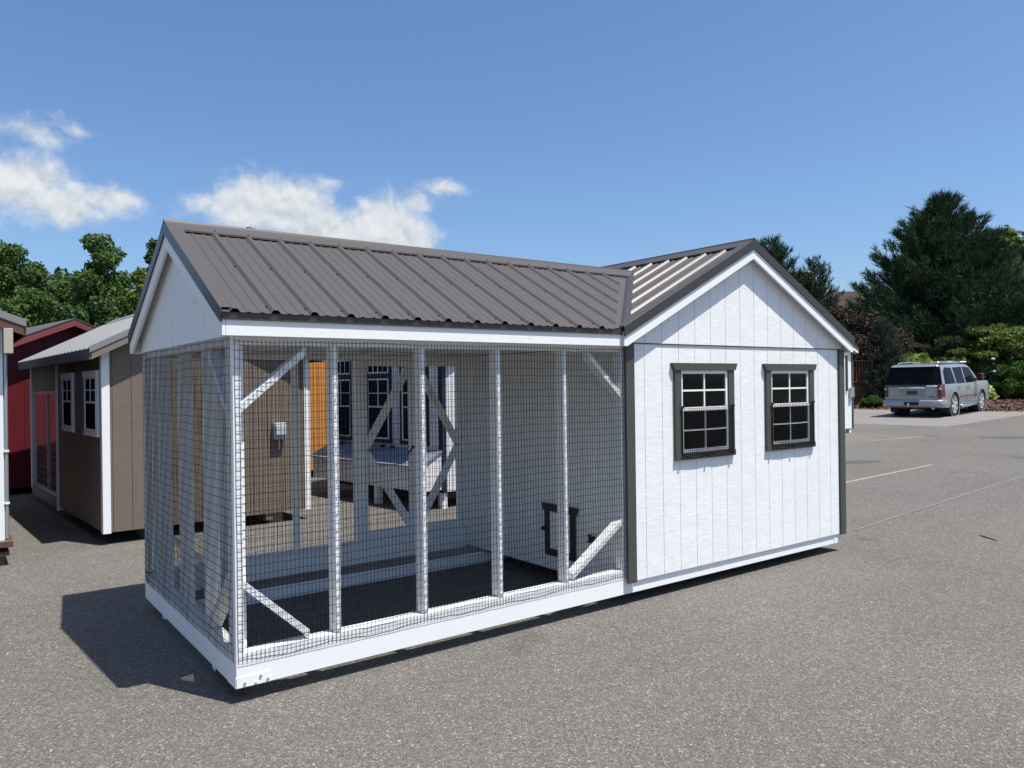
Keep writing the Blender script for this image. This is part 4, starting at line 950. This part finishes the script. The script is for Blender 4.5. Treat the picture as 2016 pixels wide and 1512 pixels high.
# local x forward, y left, z up; origin on ground at body centre; rear axle x=-1.42
cc0 = rwp - cr*.85 + h2*1.42
pitch = math.atan(.0225)
suv = thing('parked_car', 'silver sport utility car parked before the mulch bed, rear side showing', 'car', (cc0.x, cc0.y, gz(cc0.x)+.004), math.atan2(h2.y, h2.x))
suv.rotation_euler = (0, -pitch, math.atan2(h2.y, h2.x))
XR, XF = -2.56, 2.56
def half_w(x, z):
    """half width of the body at x,z"""
    w0 = 1.0-.05*max(0, (abs(x)-2.0)/.56)**2*1.2
    if z < .5: w = w0*(.955+.045*(z-.25)/.25)
    elif z < 1.12: w = w0*(1.0-.012*((z-.8)/.3)**2)
    else: w = w0*.985-(z-1.12)*.235-max(0, z-1.72)**1.5*2.2
    return w
def zroof(x):
    if x < -2.30: return 1.845-(-2.30-x)*.10
    if x < .35: return 1.86-.012*(x+1)**2
    if x < 1.18: t = (x-.35)/.83; return 1.838*(1-t)+1.235*t+.05*math.sin(math.pi*t)
    return 1.245-.06*(x-1.18)-.12*max(0, (x-2.1)/.46)**2
def zbot(x): return .33+.05*max(0, abs(x)-2.1)
RA, FA = -1.42, 1.53
xs = [XR+(XF-XR)*i/102 for i in range(103)]; zc = 26
sideV = {}; m = MB(); idx = {}
def xrear(x, z):
    # rear face leans forward above the belt
    if z > 1.12: lim = XR+.03+(z-1.12)*.28
    else: lim = XR+(.0 if z > .55 else .0)
    return max(x, lim)
for sd in (1, -1):
    base = len(m.v)
    for i, x in enumerate(xs):
        for j in range(zc+1):
            z = zbot(x)+(zroof(x)-zbot(x)-.02)*j/zc; X_ = xrear(x, z)
            z = min(z, zroof(X_)-.02); m.v.append((X_, sd*half_w(X_, z), z))
    for i in range(len(xs)-1):
        for j in range(zc):
            ids = [base+i*(zc+1)+j, base+(i+1)*(zc+1)+j, base+(i+1)*(zc+1)+j+1, base+i*(zc+1)+j+1]
            cxm = sum(m.v[q][0] for q in ids)/4; czm = sum(m.v[q][2] for q in ids)/4
            if min(math.hypot(cxm-RA, czm-.40), math.hypot(cxm-FA, czm-.40)) < .455: continue
            m.f.append(tuple(ids))
# roof / hood strips
for i in range(len(xs)-1):
    for u in range(8):
        def rp(x, u):
            z = zroof(x)-.02; X_ = xrear(x, z); w = half_w(X_, z); s_ = -1+2*u/8; return (X_, s_*w, z+.028*(1-s_*s_)**.6 if abs(s_) < 1 else z)
        m.add([rp(xs[i], u), rp(xs[i+1], u), rp(xs[i+1], u+1), rp(xs[i], u+1)], [(0, 1, 2, 3)])
# rear and front faces
for X0 in (XR, XF):
    for j in range(zc):
        for u in range(6):
            def fp(j, u):
                z = zbot(X0)+(zroof(X0)-zbot(X0)-.02)*j/zc; X_ = xrear(X0, z) if X0 < 0 else X0; w = half_w(X_, z); s_ = -1+2*u/6
                return (X_-(.05*(1-s_*s_) if X0 < 0 else -.06*(1-s_*s_)), s_*w, z)
            m.add([fp(j, u), fp(j, u+1), fp(j+1, u+1), fp(j+1, u)], [(0, 1, 2, 3)])
body = m.build('body', SILVER, suv, smooth=False)
bm = bmesh.new(); bm.from_mesh(body.data); bmesh.ops.remove_doubles(bm, verts=bm.verts[:], dist=.004)
for f_ in bm.faces: f_.smooth = True
bm.to_mesh(body.data); bm.free()
bx('underbody', CARDARK, suv, -2.35, 2.4, -.80, .80, .28, .75)
for a in (RA, FA):
    for sd in (1, -1):
        o = MB().lathe((a, sd*.78, .40), 1, [(.46, -.14*1), (.46, .17), ], 28); 
        o.build('wheel_well', CARDARK, suv)
        MB().lathe((a, sd*.985, .40), 1, [(.45, 0.0), (.485, .012*sd), (.50, 0.0)], 28).build('wheel_arch', SILVER, suv, smooth=True)
        w = MB().lathe((a, sd*.85, .40), 1, [(.0, -.11), (.30, -.12), (.385, -.12), (.40, -.09), (.40, .09), (.385, .12), (.29, .125), (.27, .09)] if sd > 0 else [(.0, .11), (.30, .12), (.385, .12), (.40, .09), (.40, -.09), (.385, -.12), (.29, -.125), (.27, -.09)], 28).build('wheel', RUBBER, suv, smooth=True)
        rim = MB().lathe((a, sd*.85, .40), 1, [(.30, sd*.124), (.272, sd*.124), (.262, sd*.05), (.0, sd*.04)], 28)
        rim.cyl((a, sd*(.85+.10), .40), 1, .055, .03, 12)
        rimo = rim.build('rim', WHEELSILVER, w)
        for k in range(6):
            an = k*math.pi/3+.3; p = Vector((a+math.cos(an)*.04, sd*.955, .40+math.sin(an)*.04)); q = Vector((a+math.cos(an)*.275, sd*.965, .40+math.sin(an)*.275))
            MB().bar(p, q, .07, .03, (0, 1, 0)).build('spoke', WHEELSILVER, w)
        MB().lathe((a, sd*.85, .40), 1, [(.255, sd*.052), (.0, sd*.045)], 24).build('brake_shadow', CARDARK, w)
def side_panel(name, mat, pts, off, sd, parent=suv, n=1):
    """polygon (x,z) pushed out onto the body side; edges subdivided"""
    P = []
    for i in range(len(pts)):
        (x0, z0), (x1, z1) = pts[i], pts[(i+1) % len(pts)]
        for k in range(4): P.append((x0+(x1-x0)*k/4, z0+(z1-z0)*k/4))
    cx_m = sum(p[0] for p in P)/len(P); cz_m = sum(p[1] for p in P)/len(P); m = MB(); rings = []
    for f_ in (1.0, .66, .33):
        rings.append([(cx_m+(x-cx_m)*f_, cz_m+(z-cz_m)*f_) for x, z in P])
    vs = [(x, sd*(half_w(x, z)+off), z) for r in rings for x, z in r]+[(cx_m, sd*(half_w(cx_m, cz_m)+off), cz_m)]; n_ = len(P)
    fs = []
    for r in range(2): fs += [(r*n_+i, r*n_+(i+1) % n_, (r+1)*n_+(i+1) % n_, (r+1)*n_+i) for i in range(n_)]
    fs += [(2*n_+i, 2*n_+(i+1) % n_, 3*n_) for i in range(n_)]
    return m.add(vs, fs).build(name, mat, parent, smooth=True)
for sd in (1, -1):
    side_panel('rear_quarter_window', TINT, [(-2.30, 1.15), (-1.30, 1.15), (-1.40, 1.70), (-2.02, 1.73), (-2.20, 1.60)], .006, sd)
    side_panel('rear_door_window', TINT, [(-1.18, 1.14), (-.34, 1.14), (-.34, 1.72), (-1.24, 1.71)], .006, sd)
    side_panel('front_door_window', TINT, [(-.22, 1.14), (1.0, 1.15), (.86, 1.32), (.45, 1.68), (-.22, 1.72)], .006, sd)
    for x in (-1.26, -.28, .98): side_panel('door_seam', CARDARK, [(x-.006, .45 if x > -1.2 else .95), (x+.006, .45 if x > -1.2 else .95), (x+.006, 1.18), (x-.006, 1.18)], .003, sd)
    side_panel('side_moulding', CARDARK, [(-.95, .66), (1.05, .66), (1.05, .68), (-.95, .68)], .004, sd)
    for x in (-1.12, -.14): MB().bar((x, sd*(half_w(x, 1.02)+.035), 1.03), (x+.22, sd*(half_w(x, 1.02)+.035), 1.03), .03, .035).box(x, x+.03, sd*half_w(x, 1.02), sd*(half_w(x, 1.02)+.03), 1.015, 1.045).build('door_handle', CHROME, suv, .004)
    mr = MB().box(.72, .92, sd*1.04, sd*1.24, 1.18, 1.46).build('mirror', BLACKPL, suv, .03); MB().box(.88, .94, sd*1.06, sd*1.22, 1.2, 1.44).build('mirror_cap', SILVER, mr, .01); MB().bar((.85, sd*.93, 1.24), (.85, sd*1.06, 1.26), .08, .05).build('mirror_arm', BLACKPL, mr)
    MB().box(.715, .722, sd*1.06, sd*1.22, 1.2, 1.44).build('mirror_glass', TAILRED if sd < 0 else CHROME, mr)
    MB().tube([(-2.05, sd*.66, 1.86), (-1.9, sd*.665, 1.915), (-.9, sd*.67, 1.935), (.1, sd*.665, 1.91), (.3, sd*.66, 1.85)], .022, 8).build('roof_rail', CHROME, suv, smooth=True)
    MB().tube([(-.9, sd*1.0, .36), (-.8, sd*1.04, .33), (.95, sd*1.04, .33), (1.02, sd*1.0, .36)], .045, 8).build('running_board', CHROME, suv, smooth=True)
    # tail light wraps the corner
    V = []
    for z in (.72, .85, .95, 1.05, 1.15):
        xr = xrear(XR, z); w = half_w(xr, z); V += [(xr-.03, sd*(w-.13), z), (xr-.012, sd*(w-.02), z), (xr+.03, sd*(w+.012), z), (xr+.19, sd*(half_w(xr+.19, z)+.008), z)]
    tl = MB().add(V, [(4*i+k, 4*i+k+1, 4*i+5+k, 4*i+4+k) for i in range(4) for k in range(3)]).build('tail_light', TAILRED, suv, smooth=True)
    MB().box(XR-.03, XR+.0, sd*.87, sd*.94, .97, 1.03).build('reverse_lamp', CHROME, tl)
def rear_panel(name, mat, y0, y1, z0, z1, off, parent=suv, taper=0.0, nz=5, ny=6, curve=.05):
    vs = []
    for j in range(nz+1):
        z = z0+(z1-z0)*j/nz; tp = taper*j/nz
        for k in range(ny+1):
            y = (y0+tp)+((y1-tp)-(y0+tp))*k/ny; X_ = xrear(XR, z); s_ = y/half_w(X_, z); vs.append((X_-curve*(1-s_*s_)-off, y, z))
    return MB().add(vs, [(j*(ny+1)+k, j*(ny+1)+k+1, (j+1)*(ny+1)+k+1, (j+1)*(ny+1)+k) for j in range(nz) for k in range(ny)]).build(name, mat, parent, smooth=True)
rear_panel('rear_window', TINT, -.95, .95, 1.14, 1.76, .008, taper=.12)
rear_panel('tailgate_seam', CARDARK, -.80, .80, 1.142, 1.155, .006, nz=1)
rear_panel('tailgate_seam', CARDARK, -.80, .80, .600, .618, .006, nz=1)
pl = rear_panel('plate_recess', pmat('recess_grey', (.25, .26, .27), .4, .4), -.42, .42, .74, 1.0, .003, nz=1)
rear_panel('chrome_bar', CHROME, -.42, .42, 1.02, 1.065, .03, nz=1)
rear_panel('number_plate', pmat('dark_plate', (.03, .03, .035), .4), -.17, .17, .80, .93, .02, nz=1)
rear_panel('wiper', CARDARK, -.1, .30, 1.165, 1.185, .03, nz=1)
MB().prism([(XR+.20, 1.78), (XR+.02, 1.765), (XR+.06, 1.80), (XR+.34, 1.85)], 1, -.72, .72).build('spoiler', SILVER, suv, .008)
bump = MB()
vs = []
prof = [(.0, .36), (-.07, .38), (-.10, .46), (-.10, .58), (-.06, .62), (.05, .625)]
ys = [-1.02, -1.0, -.9, -.6, -.3, 0, .3, .6, .9, 1.0, 1.02]
for y in ys:
    cv = -.06*(1-(y/1.02)**2); back = .40 if abs(y) > 1.01 else (.10 if abs(y) > .95 else 0)
    for dx, z in prof: vs.append((XR+dx*(1 if back < .3 else -0.5)+cv+back, y*.99, z))
npf = len(prof)
bump.add(vs, [(i*npf+j, i*npf+j+1, (i+1)*npf+j+1, (i+1)*npf+j) for i in range(len(ys)-1) for j in range(npf-1)])
bo = bump.build('rear_bumper', SILVER, suv, smooth=True)
bx('hitch_cover', CARDARK, suv, XR-.175, XR-.14, -.24, .24, .43, .55, .004); MB().bar((XR-.30, 0.05, .42), (XR-.15, .05, .42), .05, .05).cyl((XR-.29, .05, .48), 2, .03, .08, 10).build('tow_ball', CHROME, suv)
MB().tube([(XR+.2, -.62, .33), (XR-.03, -.66, .32)], .04, 10).build('exhaust_pipe', GALV, suv)
bx('mud_flap', CARDARK, suv, RA-.56, RA-.54, -.98, -.72, .14, .42); bx('mud_flap', CARDARK, suv, RA-.56, RA-.54, .72, .98, .14, .42)
# small badges on the tailgate
def text_part(txt, size, mat, parent, loc, rot, depth=.004, name='badge'):
    cu = bpy.data.curves.new('tmp_text', 'FONT'); cu.body = txt; cu.size = size; cu.extrude = depth; cu.align_x = 'CENTER'
    ob = bpy.data.objects.new('tmp_text', cu); COL.objects.link(ob); dg = bpy.context.evaluated_depsgraph_get(); me = bpy.data.meshes.new_from_object(ob.evaluated_get(dg))
    bpy.data.objects.remove(ob); o = bpy.data.objects.new(name, me); me.materials.clear(); me.materials.append(mat); link(o, parent); o.location = loc; o.rotation_euler = rot; return o
text_part('GMC', .085, TAILRED, suv, (XR-.035, -.62, .70), (R_(90), 0, R_(-90)))
text_part('YUKON', .06, CHROME, suv, (XR-.035, .66, .70), (R_(90), 0, R_(-90)))
